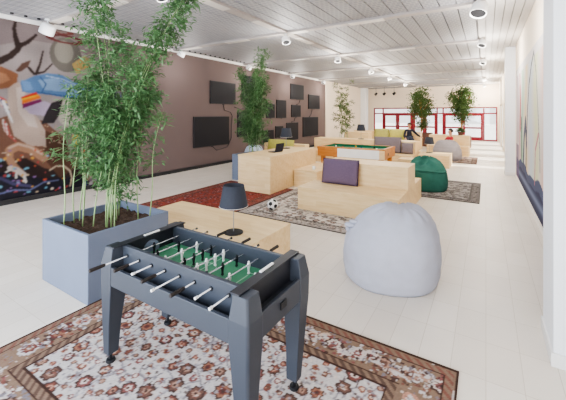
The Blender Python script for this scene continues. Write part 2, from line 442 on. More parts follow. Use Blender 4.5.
# ------------------------------------------------------------------ spotlights
def make_spot(label):
    t = thing('ceiling_spotlight', label, 'spotlight')
    MB().lathe([(0.055, -0.03), (0.055, 0.0)], 16).build('mount', M['lampwhite'], t)
    MB().tube([(0, 0, -0.03), (0, 0, -0.1)], 0.014, 8).build('stem', M['lampwhite'], t)
    rot = Matrix.Translation((0, 0, -0.21)) @ Matrix.Rotation(math.radians(28), 4, 'Y')
    h = MB().lathe([(0.07, 0.12), (0.115, 0.105), (0.135, 0.07), (0.14, 0.0), (0.14, -0.11), (0.13, -0.115), (0.125, -0.05)], 24)
    h.xf(rot).build('housing', M['lampwhite'], t, smooth=True)
    MB().lathe([(0.122, -0.09), (0.122, -0.07)], 24).xf(rot).build('lens', M['lampin'], t)
    return t
SP = [(-7.93, 3.25, 20, 'white ceiling spotlight over the antlers of the mural'),
      (-7.93, 6.85, 30, 'white spotlight at the left wall top, right of the tall bamboo'),
      (-8.0, 10.3, 40, 'white spotlight over the left wall, above the upper left dark screen'),
      (-8.0, 13.75, 60, 'white spotlight at the left wall top, right of the second bamboo'),
      (-8.0, 17.3, 60, 'farthest white spotlight along the dark left wall'),
      (-4.15, 3.2, 200, 'white spotlight at the top edge above the leaning bamboo stems'),
      (-4.15, 6.8, 140, 'white spotlight where the middle rail meets the rail above the desk'),
      (-4.15, 10.1, 112, 'tilted white spotlight with a dark mouth on the middle rail'),
      (-4.15, 13.7, 160, 'white spotlight on the middle rail, third from the camera'),
      (-4.15, 16.9, 200, 'white spotlight on the middle rail, fourth from the camera'),
      (-4.15, 20.6, 160, 'white spotlight on the middle rail, left of the round green tree'),
      (-0.1, 6.6, 70, 'large white spotlight nearest the camera at the top right'),
      (-0.08, 10.1, 60, 'second white spotlight along the edge of the plank ceiling'),
      (-0.08, 13.7, 60, 'third white spotlight along the edge of the plank ceiling'),
      (-0.08, 20.6, 250, 'fourth spotlight along the edge of the plank ceiling, small and dark mouthed'),
      (-0.08, 25.2, 250, 'last small spotlight along the plank ceiling, over the red doors')]
s0 = None
for x, y, a, lb in SP:
    if s0 is None: s0 = make_spot(lb); o = s0; o.location = (x, y, CEIL-0.06 if x > -7 else CEIL); o.rotation_euler.z = math.radians(a)
    else: o = dup(s0, (x, y, CEIL-0.063 if -7 < x < -1 else (CEIL-0.01 if x > -0.0 else CEIL-0.05)), math.radians(a), lb)
    o['group'] = 'white ceiling spotlights'
    o.scale = (1, 1, 1) if y < 3.3 and x < -7 else ((.72,)*3 if x > -7 else (.8,)*3)
    if x > -1 and y < 7: o.scale = (.95,)*3
    if x < -7: o.location.z = CEIL-0.0
    if x > -1: o.location.z = CEIL; 
# small dark spotlights far left
def make_dark(label):
    t = thing('track_spotlight', label, 'spotlight')
    MB().tube([(0, 0, 0), (0, 0, -0.12)], 0.015, 8).build('stem', M['black'], t)
    MB().lathe([(0.05, 0.12), (0.09, 0.06), (0.1, -0.1), (0.09, -0.1)], 16).xf(Matrix.Translation((0, 0, -0.2)) @ Matrix.Rotation(math.radians(50), 4, 'Y')).build('housing', M['black'], t, smooth=True)
    return t
k0 = None
for x, lb in ((-6.9, 'leftmost of three small black spotlights before the far cream wall'), (-6.3, 'middle one of three small black spotlights before the far cream wall'), (-5.6, 'rightmost of three small black spotlights before the far cream wall')):
    if k0 is None: k0 = make_dark(lb); o = k0; o.location = (x, 24.1, CEIL-0.35)
    else: o = dup(k0, (x, 24.1, CEIL-0.35), 0, lb)
    o['group'] = 'small black spotlights'
    # drop rod up to the rail
    MB().tube([(0, 0, 0), (0, 0, 0.287)], 0.01, 6).build('rod', M['black'], o)

# ------------------------------------------------------------------ red doors in the far wall
D = YF
def frame_box(mb, x0, x1, z0, z1, y0=D-0.06, y1=D+0.06): mb.box(x0, x1, y0, y1, z0, z1)
fr = MB()
frame_box(fr, FX0, FX1, 2.25, 2.33)
frame_box(fr, FX0, FX1, 1.84, 1.93)
frame_box(fr, FX0, FX0+0.08, 0, 2.25); frame_box(fr, FX1-0.08, FX1, 0, 2.25)
posts = [-6.98, -4.75, -3.05, -2.65, -0.12]
for p in posts: fr.box(p-0.045, p+0.045, D-0.055, D+0.055, 0, 2.25)
frame_box(fr, FX0+0.08, -7.03, 0, 0.09); frame_box(fr, -3.0, -2.7, 0, 0.09); frame_box(fr, -0.07, FX1-0.08, 0, 0.09)
t1 = struct('trim_5', fr, M['red'])
pn = MB()
for a, b in zip([FX0+0.08]+[p+0.045 for p in posts], [p-0.045 for p in posts]+[FX1-0.08]):
    pn.box(a, b, D-0.006, D+0.006, 1.93, 2.25)
for a, b in ((FX0+0.08, -7.03), (-3.0, -2.7), (-0.07, FX1-0.08)): pn.box(a, b, D-0.006, D+0.006, 0.09, 1.84)
pn.build('transom_glass', M['glass'], t1)
def door(n, x0, x1, left):
    d = MB(); s = 0.13
    d.box(x0, x0+s, D-0.04, D+0.04, 0.01, 1.84).box(x1-s, x1, D-0.04, D+0.04, 0.01, 1.84)
    d.box(x0+s, x1-s, D-0.04, D+0.04, 1.72, 1.84).box(x0+s, x1-s, D-0.04, D+0.04, 0.01, 0.24).box(x0+s, x1-s, D-0.04, D+0.04, 0.82, 0.93)
    o = struct('door_%d' % n, d, M['red'])
    MB().box(x0+s, x1-s, D-0.006, D+0.006, 0.24, 0.82).box(x0+s, x1-s, D-0.006, D+0.006, 0.93, 1.72).build('pane', M['glass'], o)
    hx = x0+0.065 if left else x1-0.065
    MB().tube([(hx, D-0.045, 1.0), (hx, D-0.09, 1.0), (hx, D-0.09, 1.25), (hx, D-0.045, 1.25)], 0.012, 8).build('door_handle', M['chrome'], o)
door(1, -6.93, -5.87, False); door(2, -5.86, -4.80, True)
door(3, -4.70, -3.90, False); door(4, -3.89, -3.10, True)
door(5, -2.60, -1.39, False); door(6, -1.38, -0.17, True)
# outside: pale paving, and a few vague street shapes
struct('ground_outside', MB().box(-30, 30, YF+0.2, 70, -0.12, -0.02), M['ground'])
o = MB().box(0, 1.8, 0, 1.0, 0, 1.5).build('white_van', M['whitep'], None, bevel=0.08) if False else None

# ------------------------------------------------------------------ left mural (flat painted picture on the wall)
F_, TH = 326.0, math.radians(31.9); _s, _c = math.sin(TH), math.cos(TH)
MUTE = True
def wl(px, py, X=XL):       # a spot of the mural given as (distance along the wall, height)
    r = (px-283)/F_; u = (114-py)/F_; d = X/(-_s+r*_c)
    return (d*(_c+r*_s), 1.85+d*u)
def W(*p): return [wl(a, b) for a, b in p]
P = Paint(0.9, 5.35, 0.1, 3.76, 0.013, '#8b7d7c')
def pol(col, *p, a=1.0): P.poly(W(*p), col, a)
def stk(col, w, *p, w1=None, a=1.0): P.stroke(W(*p), w, col, a, w1)
pol('#a49a98', (-60, 40), (0, 45), (30, 40), (60, 45), (100, 60), (118, 80), (112, 110), (60, 130), (-60, 130), a=0.7)
# dark lower ground
pol('#3a2d2b', (-80, 120), (0, 118), (14, 128), (45, 125), (72, 142), (88, 170), (90, 190), (-80, 225))
pol('#2c2a33', (-80, 170), (0, 172), (40, 178), (90, 176), (90, 195), (-80, 230))
# brown fur of the seated body
pol('#7a5848', (0, 118), (20, 112), (45, 122), (66, 140), (78, 160), (66, 172), (44, 168), (26, 158), (6, 160), (-30, 150))
pol('#5c4236', (40, 128), (66, 140), (80, 165), (60, 178), (45, 160))
# pale neck / chest
pol('#b9a497', (8, 84), (22, 82), (27, 92), (27, 106), (38, 118), (45, 130), (46, 146), (30, 146), (14, 136), (8, 118))
pol('#cbbab0', (16, 88), (24, 86), (26, 104), (34, 116), (38, 128), (28, 126), (18, 112))
# head, ear, antlers
pol('#8c5f45', (-20, 66), (0, 66), (10, 70), (18, 74), (17, 82), (8, 88), (-20, 92))
pol('#a97a5c', (-8, 70), (6, 74), (10, 80), (0, 84), (-8, 82))
pol('#5d453b', (15, 71), (22, 63), (31, 60), (28, 67), (20, 72))
stk('#3d302c', 0.14, (-14, 66), (0, 61), (10, 56), (17, 50), (20, 45), w1=0.10)
stk('#3d302c', 0.10, (19, 46), (28, 42), (36, 35), w1=0.05)
stk('#3d302c', 0.11, (18, 46), (15, 36), (14, 28), (16, 20), w1=0.04)
stk('#3d302c', 0.06, (36, 74), (40, 64), (43, 51), w1=0.03)
stk('#3d302c', 0.06, (29, 68), (34, 74), (44, 72), (52, 64), w1=0.03)
# blue denim figure stretched across
pol('#5f7ea6', (20, 82), (34, 76), (48, 73), (62, 75), (74, 82), (96, 88), (122, 92), (122, 100), (96, 101), (72, 99), (50, 95), (32, 93), (22, 92))
pol('#86a2c3', (38, 80), (56, 78), (72, 85), (96, 91), (96, 95), (68, 92), (44, 90))
stk('#3f5c86', 0.03, (36, 92), (56, 95), (76, 98), (110, 99)); stk('#3f5c86', 0.025, (40, 77), (46, 84), (42, 92))
stk('#a9bdd6', 0.02, (46, 76), (62, 79), (80, 87)); stk('#4a678f', 0.02, (60, 82), (80, 92), (104, 96))
pol('#6f8fb8', (21, 80), (30, 82), (33, 90), (24, 91))
# striped flag
pol('#c93b2c', (21, 97), (36, 92), (40, 97), (22, 104)); pol('#e0782f', (22, 100), (39, 95), (41, 98), (22, 104)); pol('#7b2a5c', (22, 104), (41, 99), (42, 102), (23, 109))
pol('#e3b83b', (21, 99), (38, 94.5), (38.6, 95.6), (21.5, 100.5))
pol('#b7a7bd', (24, 108), (44, 101), (52, 104), (44, 116), (30, 114))
# black bag and pale shirt
pol('#3a3436', (51, 103), (63, 99), (61, 112), (54, 123), (41, 124), (46, 112))
pol('#b8b0a4', (63, 99), (74, 98), (82, 112), (80, 128), (62, 124), (58, 120))
pol('#8d8b7a', (64, 126), (82, 128), (84, 160), (70, 158)); pol('#c9b25a', (72, 135), (80, 134), (80, 146), (73, 147))
# helmet shape, rings, arm
P.ell(*wl(66, 55), 0.34, 0.40, '#6f6a63'); P.ell(*wl(64, 52), 0.20, 0.26, '#8d887e')
pol('#b39a63', (72, 64), (84, 56), (92, 60), (88, 72), (76, 74)); pol('#9a9484', (80, 70), (100, 66), (108, 84), (84, 82))
P.ell(*wl(66, 39.5), 0.42, 0.10, '#6c3a3a', ring=0.38); P.ell(*wl(61, 31.5), 0.28, 0.07, '#7a4a46', ring=0.5)
# feathers
for i, c in enumerate(['#c7393c', '#e0b23a', '#2f3b6e', '#e8e2d8', '#2b2a30', '#4f7fb0', '#c7393c', '#ddd4c8', '#503a6d', '#e2e0df']):
    a = i*2.1
    stk(c, 0.05, (-14+a*0.9, 92+a*0.5), (-4+a*0.7, 96+a*1.0), (6+a*0.35, 100+a*1.2), w1=0.02)
for i, c in enumerate(['#d8cfc6', '#b94a4a', '#e3d7cd', '#a85a52']):
    stk(c, 0.035, (3+i*1.5, 120+i*2), (5+i*1.5, 130+i*2), (11+i*1.6, 137+i*1.4))
# curled forelegs
stk('#a77f66', 0.17, (44, 158), (32, 150), (18, 146), (10, 150)); stk('#a77f66', 0.13, (10, 150), (9, 158), (14, 167), (20, 172))
stk('#c3a793', 0.05, (42, 154), (30, 147), (18, 144), (9, 148)); stk('#cdbfb6', 0.10, (10, 168), (17, 170), (24, 175)); stk('#d9d2cc', 0.04, (24, 176), (26, 182)); stk('#d9d2cc', 0.03, (10, 170), (6, 172)); stk('#d9d2cc', 0.03, (16, 172), (16, 178))
# swirls and sparkles
stk('#b9a993', 0.035, (50, 170), (56, 166), (64, 166), (70, 171), (72, 178), (70, 186))
stk('#6b6f95', 0.03, (-5, 195), (14, 190), (30, 190), (44, 182), (58, 180)); stk('#4d4a6a', 0.06, (0, 178), (14, 184), (30, 186))
rr = random.Random(3)
for i in range(110):
    x, y = rr.uniform(-40, 88), rr.uniform(150, 194)
    if y > 205-0.19*x: continue
    P.ell(*wl(x, y), rr.uniform(.012, .04), rr.uniform(.01, .03), rr.choice(['#c65a3c', '#d9a24a', '#7fb2c7', '#d8c9b8', '#8a6a9c', '#b04a4a', '#cdb9a0']))
for i in range(60):
    x, y = rr.uniform(40, 72), rr.uniform(125, 160)
    P.ell(*wl(x, y), .018, .014, '#b09a86')
pol('#7a6f73', (86, 130), (112, 120), (118, 150), (114, 182), (90, 186)); 
for i in range(60):
    x, y = rr.uniform(84, 114), rr.uniform(150, 184)
    P.ell(*wl(x, y), rr.uniform(.03, .1), rr.uniform(.03, .08), rr.choice(['#c98a5c', '#9a8fa3', '#b9aeb4', '#8d6a5a', '#6f7fa0', '#c9b8a8']), 0.8)
for i in range(80):
    x, y = rr.uniform(84, 120), rr.uniform(60, 150)
    P.ell(*wl(x, y), rr.uniform(.05, .16), rr.uniform(.04, .12), rr.choice(['#a39a90', '#8c8276', '#7d7874', '#b0a79b', '#6f6a60']), 0.45)
# soft fade into the plain wall at the right end
fade = np.clip((P.U-4.75)/0.6, 0, 1)
P.mixm(fade, '#6c5d5b')
for _k in range(2):
    P.C[1:-1, 1:-1] = (P.C[:-2, 1:-1]+P.C[2:, 1:-1]+P.C[1:-1, :-2]+P.C[1:-1, 2:]+2*P.C[1:-1, 1:-1])/6
_n = np.array([[noise.noise(Vector((u*2.3, v*2.3, 0))) for u in P.u[::4]] for v in P.v[::4]])
_n = np.kron(_n, np.ones((4, 4)))[:P.C.shape[0], :P.C.shape[1]]
P.C *= (1+.35*_n)[..., None]
P.mute(1.0, .60)
mo = P.build('wall_mural', M['mural'], lambda u, v: (XL+0.004, u, v))
tag(mo, 'large painted mural of an antlered deer and blue denim figure on left wall', 'mural')

# right mural
P = Paint(3.7, 11.6, 0.1, 3.1, 0.025, '#d5d0ce')
yy = P.U; zz = P.V
for (y0, w, c, a) in ((11.1, .5, '#b9a0ac', .8), (10.4, .35, '#c08a92', .8), (9.7, .5, '#8fb59a', .9), (8.9, .5, '#dcc796', .8), (8.0, .7, '#c2d0da', .7), (7.2, .6, '#cfd3a8', .8), (6.2, .6, '#d9a998', .7)):
    m = np.exp(-((yy-y0-0.12*np.sin(zz*3+y0))/w)**2*3)*(zz < 2.9)
    P.mixm(m, c, a)
edge = 0.66+0.05*np.sin(yy*2.1)+0.03*np.sin(yy*5.7)
P.mixm((zz < edge).astype(float), '#525975'); P.mixm((zz < edge*0.72).astype(float), '#3c405a'); P.mixm(np.exp(-((zz-0.32)/0.07)**2), '#8b98b8', 0.6)
P.mixm(((zz < 1.0) & (yy > 10.7)).astype(float), '#6b5a7a', 0.7)
P.stroke([(10.0, 0.8), (10.05, 1.3), (9.95, 1.7)], 0.2, '#3d5a50'); P.stroke([(10.3, 1.5), (10.2, 2.1), (10.35, 2.5)], 0.22, '#a83a48')
P.stroke([(8.9, 0.7), (8.75, 1.4), (8.6, 1.9), (8.3, 2.45), (7.9, 2.8), (7.5, 3.0)], 0.13, '#3a3b45', w1=.07); P.stroke([(7.5, 3.0), (7.2, 2.6), (6.95, 1.9), (6.75, 1.3), (6.7, .9)], 0.05, '#5d5f6a')
P.stroke([(9.5, 0.6), (9.3, 1.3), (9.0, 1.7), (8.8, 1.2)], 0.24, '#4d5068'); P.stroke([(7.4, 0.6), (7.3, 1.2), (6.9, 1.5)], 0.09, '#b87a86')
P.stroke([(10.9, 1.1), (10.95, 1.6)], 0.05, '#3d3a44')
mo = P.build('wall_mural', M['mural'], lambda u, v: (XR-0.004, u, v))
tag(mo, 'pale abstract mural with thin strokes over dark blue band on right wall', 'mural')

# ------------------------------------------------------------------ dark screens on the left wall
TV = [(209.6, 82, 234.7, 104), (193, 116.5, 228.3, 146), (241.5, 76.5, 262, 101), (237, 112.3, 257, 136), (276, 100, 285.5, 118), (290, 84.5, 303, 99.5),
      (308, 95, 319, 109), (291, 105, 300, 117), (302.5, 117, 317.5, 136), (286, 122.5, 297.5, 140), (275, 126, 282.5, 137.5), (263, 130, 273, 143), (266, 104, 274, 118)]
TVL = ['upper left dark wall screen, first from the camera', 'big low dark wall screen nearest the camera', 'tall dark wall screen behind the second bamboo top', 'dark wall screen just left of the second bamboo stems',
       'narrow dark wall screen right of the second bamboo crown', 'upper dark wall screen right of the second bamboo', 'farthest small upper dark wall screen', 'small square dark wall screen below the upper one',
       'large lowest dark wall screen at the far end', 'dark wall screen behind the desk lamp shade', 'small dark wall screen left of the desk lamp shade', 'low dark wall screen behind the yellow cushion top', 'dark wall screen hidden among the second bamboo leaves']
TVO = []
def unit(t, w, h):
    MB().box(0, 0.05, -w/2, w/2, -h/2, h/2).build('housing', M['bezel'], t, bevel=0.006)
    MB().box(0.0505, 0.054, -w/2+0.02, w/2-0.02, -h/2+0.02, h/2-0.02).build('screen', M['screen'], t)
    MB().box(0.02, 0.03, -0.05, 0.05, -h/2-0.03, -h/2).build('bracket', M['bezel'], t)
for i, (a, b, c, d) in enumerate(TV):
    y0, _ = wl(a, b); y1, _ = wl(c, d); ym = (y0+y1)/2
    pm = (a+c)/2; z1 = wl(pm, b)[1]; z0 = wl(pm, d)[1]
    t = thing('wall_screen', TVL[i], 'screen', (XL+0.002, ym, (z0+z1)/2), group='dark screens on the left wall')
    unit(t, abs(y1-y0), abs(z1-z0)); TVO.append(t)
for i, pts in enumerate(([(223, 104), (224, 110), (230, 112), (232, 116), (231, 125), (231, 138), (227, 147), (216, 150), (212, 146)], [(300, 99), (299, 103), (296, 105)], [(312, 109), (311, 114), (309, 117)], [(234, 107), (240, 109), (252, 106)], [(295, 117), (294, 121), (291, 122)])):
    q = [Vector((XL+0.02, *wl(*p))) for p in pts]
    fine = []
    for a, b in zip(q, q[1:]): fine += [a, (a+b)/2]
    fine.append(q[-1])
    own = TVO[(1, 5, 6, 0, 7)[i]]
    MB().tube([p-own.location for p in fine], 0.018, 6).build('cable', M['cable'], own, smooth=True)

# ------------------------------------------------------------------ rugs
def paint_rug(x0, x1, y0, y1, res, field, border, bw, accents, vine, seed, dark, dens=90, edge='#4a3027', ros=True):
    P = Paint(x0, x1, y0, y1, res, field); r = random.Random(seed)
    w, h = x1-x0, y1-y0; cx, cy = (x0+x1)/2, (y0+y1)/2
    def rosette(u, v, R, c1, c2, c3):
        n = r.choice([6, 8]); W_ = P.win(u-R, u+R, v-R, v+R); U, V = P.U[W_], P.V[W_]
        if U.size == 0: return
        ang = np.arctan2(V-v, U-u); d = np.hypot(U-u, V-v); rad = R*(0.91+0.09*np.cos(n*ang))
        for k, c in ((1, c1), (.72, c2), (.42, c3), (.18, c1)): P.mixw(W_, d < rad*k, c)
    # vines in the field (arabesques)
    for k in range(int(w*h*14)):
        u, v = r.uniform(x0+bw, x1-bw), r.uniform(y0+bw, y1-bw); a = r.uniform(0, 6.28); pts = []
        cur = r.uniform(-.7, .7)
        for q in range(7):
            pts.append((u, v)); u += .05*math.cos(a); v += .05*math.sin(a); a += cur
        P.stroke(pts, res*1.4, vine, .75)
    def blossoms(ux0, ux1, vy0, vy1, n, Rm, cols):
        placed = []; t = 0
        while len(placed) < n and t < n*12:
            t += 1
            u, v = r.uniform(ux0, ux1), r.uniform(vy0, vy1); R = Rm*r.uniform(.55, 1.15)
            if any((u-a)**2+(v-b)**2 < (R+c)**2*1.05 for a, b, c in placed): continue
            placed.append((u, v, R)); c = r.choice(cols)
            if R > Rm*.75: rosette(u, v, R*1.12, dark, c[0], c[1])
            else:
                P.ell(u, v, R*r.uniform(.5, .9), R*r.uniform(.5, .9), c[0]); P.ell(u, v, R*.35, R*.35, c[1])
    blossoms(x0+bw, x1-bw, y0+bw, y1-bw, int(w*h*dens), .055, accents)
    for k in range(int(w*h*dens*2.2)):
        u, v = r.uniform(x0+bw, x1-bw), r.uniform(y0+bw, y1-bw)
        P.ell(u, v, r.uniform(.006, .016), r.uniform(.006, .016), r.choice([vine, dark, accents[0][0], '#a9a3ab', accents[-1][1]]), .8)
    # border
    ins = (P.U < x0+bw) | (P.U > x1-bw) | (P.V < y0+bw) | (P.V > y1-bw)
    P.mixm(ins.astype(float), border)
    keep = P.C.copy()
    bc = [(a[0], a[1], field) for a in accents]
    for (a0, a1, b0, b1) in ((x0, x1, y0, y0+bw), (x0, x1, y1-bw, y1), (x0, x0+bw, y0+bw, y1-bw), (x1-bw, x1, y0+bw, y1-bw)):
        L = max(a1-a0, b1-b0); n = max(3, int(L/.19)); hor = (a1-a0) > (b1-b0)
        for k in range(n):
            s = (k+.5)/n
            u, v = (a0+s*(a1-a0), (b0+b1)/2) if hor else ((a0+a1)/2, b0+s*(b1-b0))
            c = r.choice(accents); rosette(u, v, bw*.19, dark if k % 2 else field, c[1], c[0])
            s2 = (k+1)/n
            u2, v2 = (a0+s2*(a1-a0), (b0+b1)/2+bw*.1*(-1)**k) if hor else ((a0+a1)/2+bw*.1*(-1)**k, b0+s2*(b1-b0))
            P.ell(u2, v2, bw*.12, bw*.12, c[1]); P.ell(u2, v2, bw*.06, bw*.06, field)
            for q in range(26):
                uu = u+r.uniform(-.14, .14); vv = v+r.uniform(-.14, .14)
                if a0+bw*.2 < uu < a1-bw*.2 and b0+bw*.2 < vv < b1-bw*.2:
                    P.ell(uu, vv, r.uniform(.01, .02), r.uniform(.01, .02), r.choice([field, c[0], dark, vine]))
    for k in range(int(2*(w+h)*bw*330)):
        if r.random() < w/(w+h): u, v = r.uniform(x0, x1), r.choice([r.uniform(y0+bw*.24, y0+bw*.78), r.uniform(y1-bw*.78, y1-bw*.24)])
        else: u, v = r.choice([r.uniform(x0+bw*.24, x0+bw*.78), r.uniform(x1-bw*.78, x1-bw*.24)]), r.uniform(y0, y1)
        P.ell(u, v, r.uniform(.005, .014), r.uniform(.005, .014), r.choice([field, dark, accents[0][0], accents[-1][1], vine]), .75)
    def band(i0, i1, col, dots=None):
        d = np.minimum(np.minimum(P.U-x0, x1-P.U), np.minimum(P.V-y0, y1-P.V))
        m = (d >= i0) & (d <= i1); P.mixm(m.astype(float), col)
        if dots:
            ph = ((P.U+P.V)*14) % 1 < .5
            P.mixm((m & ph).astype(float), dots, .75)
    band(-1, bw*.05, edge); band(bw*.07, bw*.2, border, dots=accents[0][0]); band(bw*.20, bw*.225, edge)
    band(bw*.80, bw*.82, edge); band(bw*.83, bw*.96, border, dots=dark); band(bw*.96, bw, edge)
    # fine weave mottling
    n = rng.normal(0, .07, P.U.shape)[..., None]; P.C = np.clip(P.C*(1+n), 0, 1)
    return P
ACC1 = [('#8c4a3a', '#c98a6c', '#6d3a35'), ('#9a5a42', '#d9b79c', '#8a3a32'), ('#a66a4a', '#7b3b34', '#d8c3b0'), ('#7d5546', '#b98a70', '#5a4850'), ('#94504a', '#dcc8bc', '#7a3434')]
TZ = 0.012
P = paint_rug(-3.25, -0.16, 0.6, 2.64, 0.0095, '#cbc3c0', '#92735a', 0.42, ACC1, '#857c86', 11, '#5a4038', dens=130)
P.mute(.72, .93)
tag(P.build('persian_rug', M['rug'], lambda u, v: (u, v, TZ), TZ), 'large cream floral rug with brown border under the foosball table', 'rug')
P = paint_rug(-3.97, -1.4, 4.76, 7.0, 0.016, '#dad2c8', '#a8a099', 0.26, [('#8c8480', '#b9a89a', '#6e6563'), ('#9c7d70', '#c9b9ac', '#7d706c')], '#8f8a86', 12, '#4a4545', dens=45, edge='#4b4645')
tag(P.build('persian_rug', M['rug'], lambda u, v: (u, v, TZ), TZ), 'pale grey floral rug under the bench with the purple cushion', 'rug')
P = paint_rug(-6.0, -3.99, 4.0, 6.9, 0.018, '#8e4238', '#86594c', 0.26, [('#6e2f2c', '#b9776a', '#a58a74'), ('#a35a4c', '#7a3a32', '#c0a48c')], '#5f4a4c', 13, '#4a3634', dens=70, edge='#4a3230')
tag(P.build('persian_rug', M['rug'], lambda u, v: (u, v, TZ), TZ), 'red patterned rug between the low lamp table and the pale desk', 'rug')
P = paint_rug(-2.2, -0.12, 7.82, 10.1, 0.018, '#a39c96', '#77706c', 0.2, [('#6e6663', '#8f8680', '#54504f')], '#76706d', 14, '#3a3838', dens=55, edge='#2c2b2c')
tag(P.build('persian_rug', M['rug'], lambda u, v: (u, v, TZ), TZ), 'dark bordered grey rug under the green beanbag', 'rug')
P = paint_rug(-2.6, -0.28, 13.9, 16.0, 0.03, '#a9988c', '#7d6a60', 0.22, [('#7d5a50', '#a08a7c', '#60504a')], '#7a6c66', 15, '#403836', dens=30, edge='#4a3e3a')
tag(P.build('persian_rug', M['rug'], lambda u, v: (u, v, TZ), TZ), 'brown rug under the far grey beanbag', 'rug')

# ------------------------------------------------------------------ planters and plants
def planter(label, x0, y0, w, dpt, h, m=None, soilz=0.09):
    m = m or M['planter']
    t = thing('square_planter', label, 'planter', (x0+w/2, y0+dpt/2, 0.0))
    a, b, th = w/2, dpt/2, 0.035
    bm = bmesh.new()
    o4 = [(-a, -b), (a, -b), (a, b), (-a, b)]; i4 = [(-a+th, -b+th), (a-th, -b+th), (a-th, b-th), (-a+th, b-th)]
    ob = [bm.verts.new((x, y, 0)) for x, y in o4]; ot = [bm.verts.new((x, y, h)) for x, y in o4]
    it = [bm.verts.new((x, y, h)) for x, y in i4]; ib = [bm.verts.new((x, y, h-soilz-0.1)) for x, y in i4]
    bm.faces.new(list(reversed(ob))); bm.faces.new(ib)
    for i in range(4):
        j = (i+1) % 4
        bm.faces.new((ob[i], ob[j], ot[j], ot[i])); bm.faces.new((ot[i], ot[j], it[j], it[i])); bm.faces.new((it[i], it[j], ib[j], ib[i]))
    mb = MB(); mb.bm.free(); mb.bm = bm
    mb.build('box', m, t, bevel=0.006)
    # bumpy soil
    s = bmesh.new(); n = 26
    g = [[s.verts.new((-a+th+0.001+(2*a-2*th-0.002)*i/n, -b+th+0.001+(2*b-2*th-0.002)*j/n, h-soilz+0.03*noise.noise(Vector((i*.6, j*.6, x0)))+random.uniform(-.008, .008))) for j in range(n+1)] for i in range(n+1)]
    for i in range(n):
        for j in range(n): s.faces.new((g[i][j], g[i+1][j], g[i+1][j+1], g[i][j+1]))
    mb = MB(); mb.bm.free(); mb.bm = s; so = mb.build('soil', M['soil'], t); so['kind'] = 'stuff'
    return t
planter('blue grey square planter holding the tall bamboo, beside foosball table', -4.21, 1.67, 0.96, 0.94, 0.68)
planter('blue grey planter half hidden behind the pale desk, under second bamboo', -6.08, 7.05, 0.88, 0.95, 0.72)
planter('grey planter hidden behind far benches under the thin third bamboo', -6.15, 14.1, 0.85, 0.85, 0.7)
planter('brown planter under the round tree before the left red doors', -3.75, 20.0, 1.1, 0.9, 0.75, M['planter_brown'])
planter('brown planter under the tree before the right red doors', -1.65, 20.5, 0.95, 0.9, 0.6, M['planter_brown'])

def leaf_quad(bm, p, d, up, L, w):
    d = d.normalized(); s = d.cross(up)
    if s.length < 1e-4: s = Vector((1, 0, 0))
    s.normalize(); dr = Vector((0, 0, -L*0.22))
    a = bm.verts.new(p); b = bm.verts.new(p+d*L*.4+s*w*.5); c = bm.verts.new(p+d*L+dr); e = bm.verts.new(p+d*L*.4-s*w*.5)
    bm.faces.new((a, b, c, e))
def bamboo(label, loc, stems, leafm, seed, L=0.11, w=0.02, culm=None, n_leaf=1.0, bend=1.3, group='bamboo clumps in planters'):
    """stems: list of (bx, by, tx, ty, height, bare fraction, spread, leaves)"""
    r = random.Random(seed); t = thing('bamboo_plant', label, 'plant', loc, group=group)
    fo = bmesh.new()
    for (bx, by, tx, ty, h, bare, spread, nl) in stems:
        pts = []; rad = []; K = 12
        wob = r.uniform(0, 6)
        for k in range(K+1):
            q = k/K
            pts.append((bx+(tx-bx)*q**bend+.012*math.sin(q*9+wob), by+(ty-by)*q**bend+.012*math.cos(q*8+wob), h*q)); rad.append(.0085*(1-q*.75))
        MB().tube(pts, rad, 6).build('stem', culm or M['culm'], t, smooth=True)
        if nl <= 0: continue
        nodes = int(nl*n_leaf/26)+1
        for k in range(nodes):
            q = bare+(1-bare)*(k+r.random())/nodes
            if q > 1: q = 1
            f = q*K; i = min(int(f), K-1); p = Vector(pts[i]).lerp(Vector(pts[i+1]), f-i)
            tq = (q-bare)/(1-bare); sp = spread*(.30+1.0*(1-tq)**.8)*min(1, .55+tq*3)+.03
            a = r.uniform(0, 2*PI); br = Vector((math.cos(a), math.sin(a), r.uniform(.1, .8))).normalized()
            for m_ in range(26):
                g = r.random()**.8
                pp = p+br*sp*g+Vector((r.gauss(0, .035), r.gauss(0, .035), r.gauss(0, .04)-.10*g*g))
                d = (br*.6+Vector((r.gauss(0, .7), r.gauss(0, .7), r.gauss(-.1, .5)))).normalized()
                leaf_quad(fo, pp, d, Vector((r.gauss(0, .3), r.gauss(0, .3), 1)), L*r.uniform(.6, 1.3), w*r.uniform(.7, 1.3))
    mb = MB(); mb.bm.free(); mb.bm = fo; f = mb.build('foliage', leafm, t); f['kind'] = 'stuff'
    return t
# first bamboo: origin at the middle of the planter soil
st = []
rr = random.Random(5)
for i in range(6):      # left plume: upright
    st.append((rr.uniform(-.38, -.05), rr.uniform(-.3, .25), -.28+rr.uniform(-.08, .08), 0+rr.uniform(-.14, .14), 3.08 if i < 3 else rr.uniform(1.7, 2.2), .42, .27, 950 if i < 3 else 560))
for i in range(6):      # right plume: leaning
    st.append((rr.uniform(-.05, .2), rr.uniform(-.2, .3), (.72 if i < 3 else .36)+rr.uniform(-.12, .06), (.6 if i < 3 else .3)+rr.uniform(-.1, .1), 2.85 if i < 3 else rr.uniform(1.6, 2.1), .36, .26, 950 if i < 3 else 560))
for i in range(4):      # short middle stems
    st.append((rr.uniform(-.15, .3), rr.uniform(-.2, .3), rr.uniform(-.1, .3), rr.uniform(-.1, .3), rr.uniform(1.1, 1.6), .26, .22, 800))
st.append((.36, .30, .50, .34, 1.3, .9, .05, 30)); st.append((-.36, -.2, -.34, -.1, 1.5, .8, .1, 60)); st.append((-.2, -.38, -.28, -.3, 1.6, .8, .1, 60))
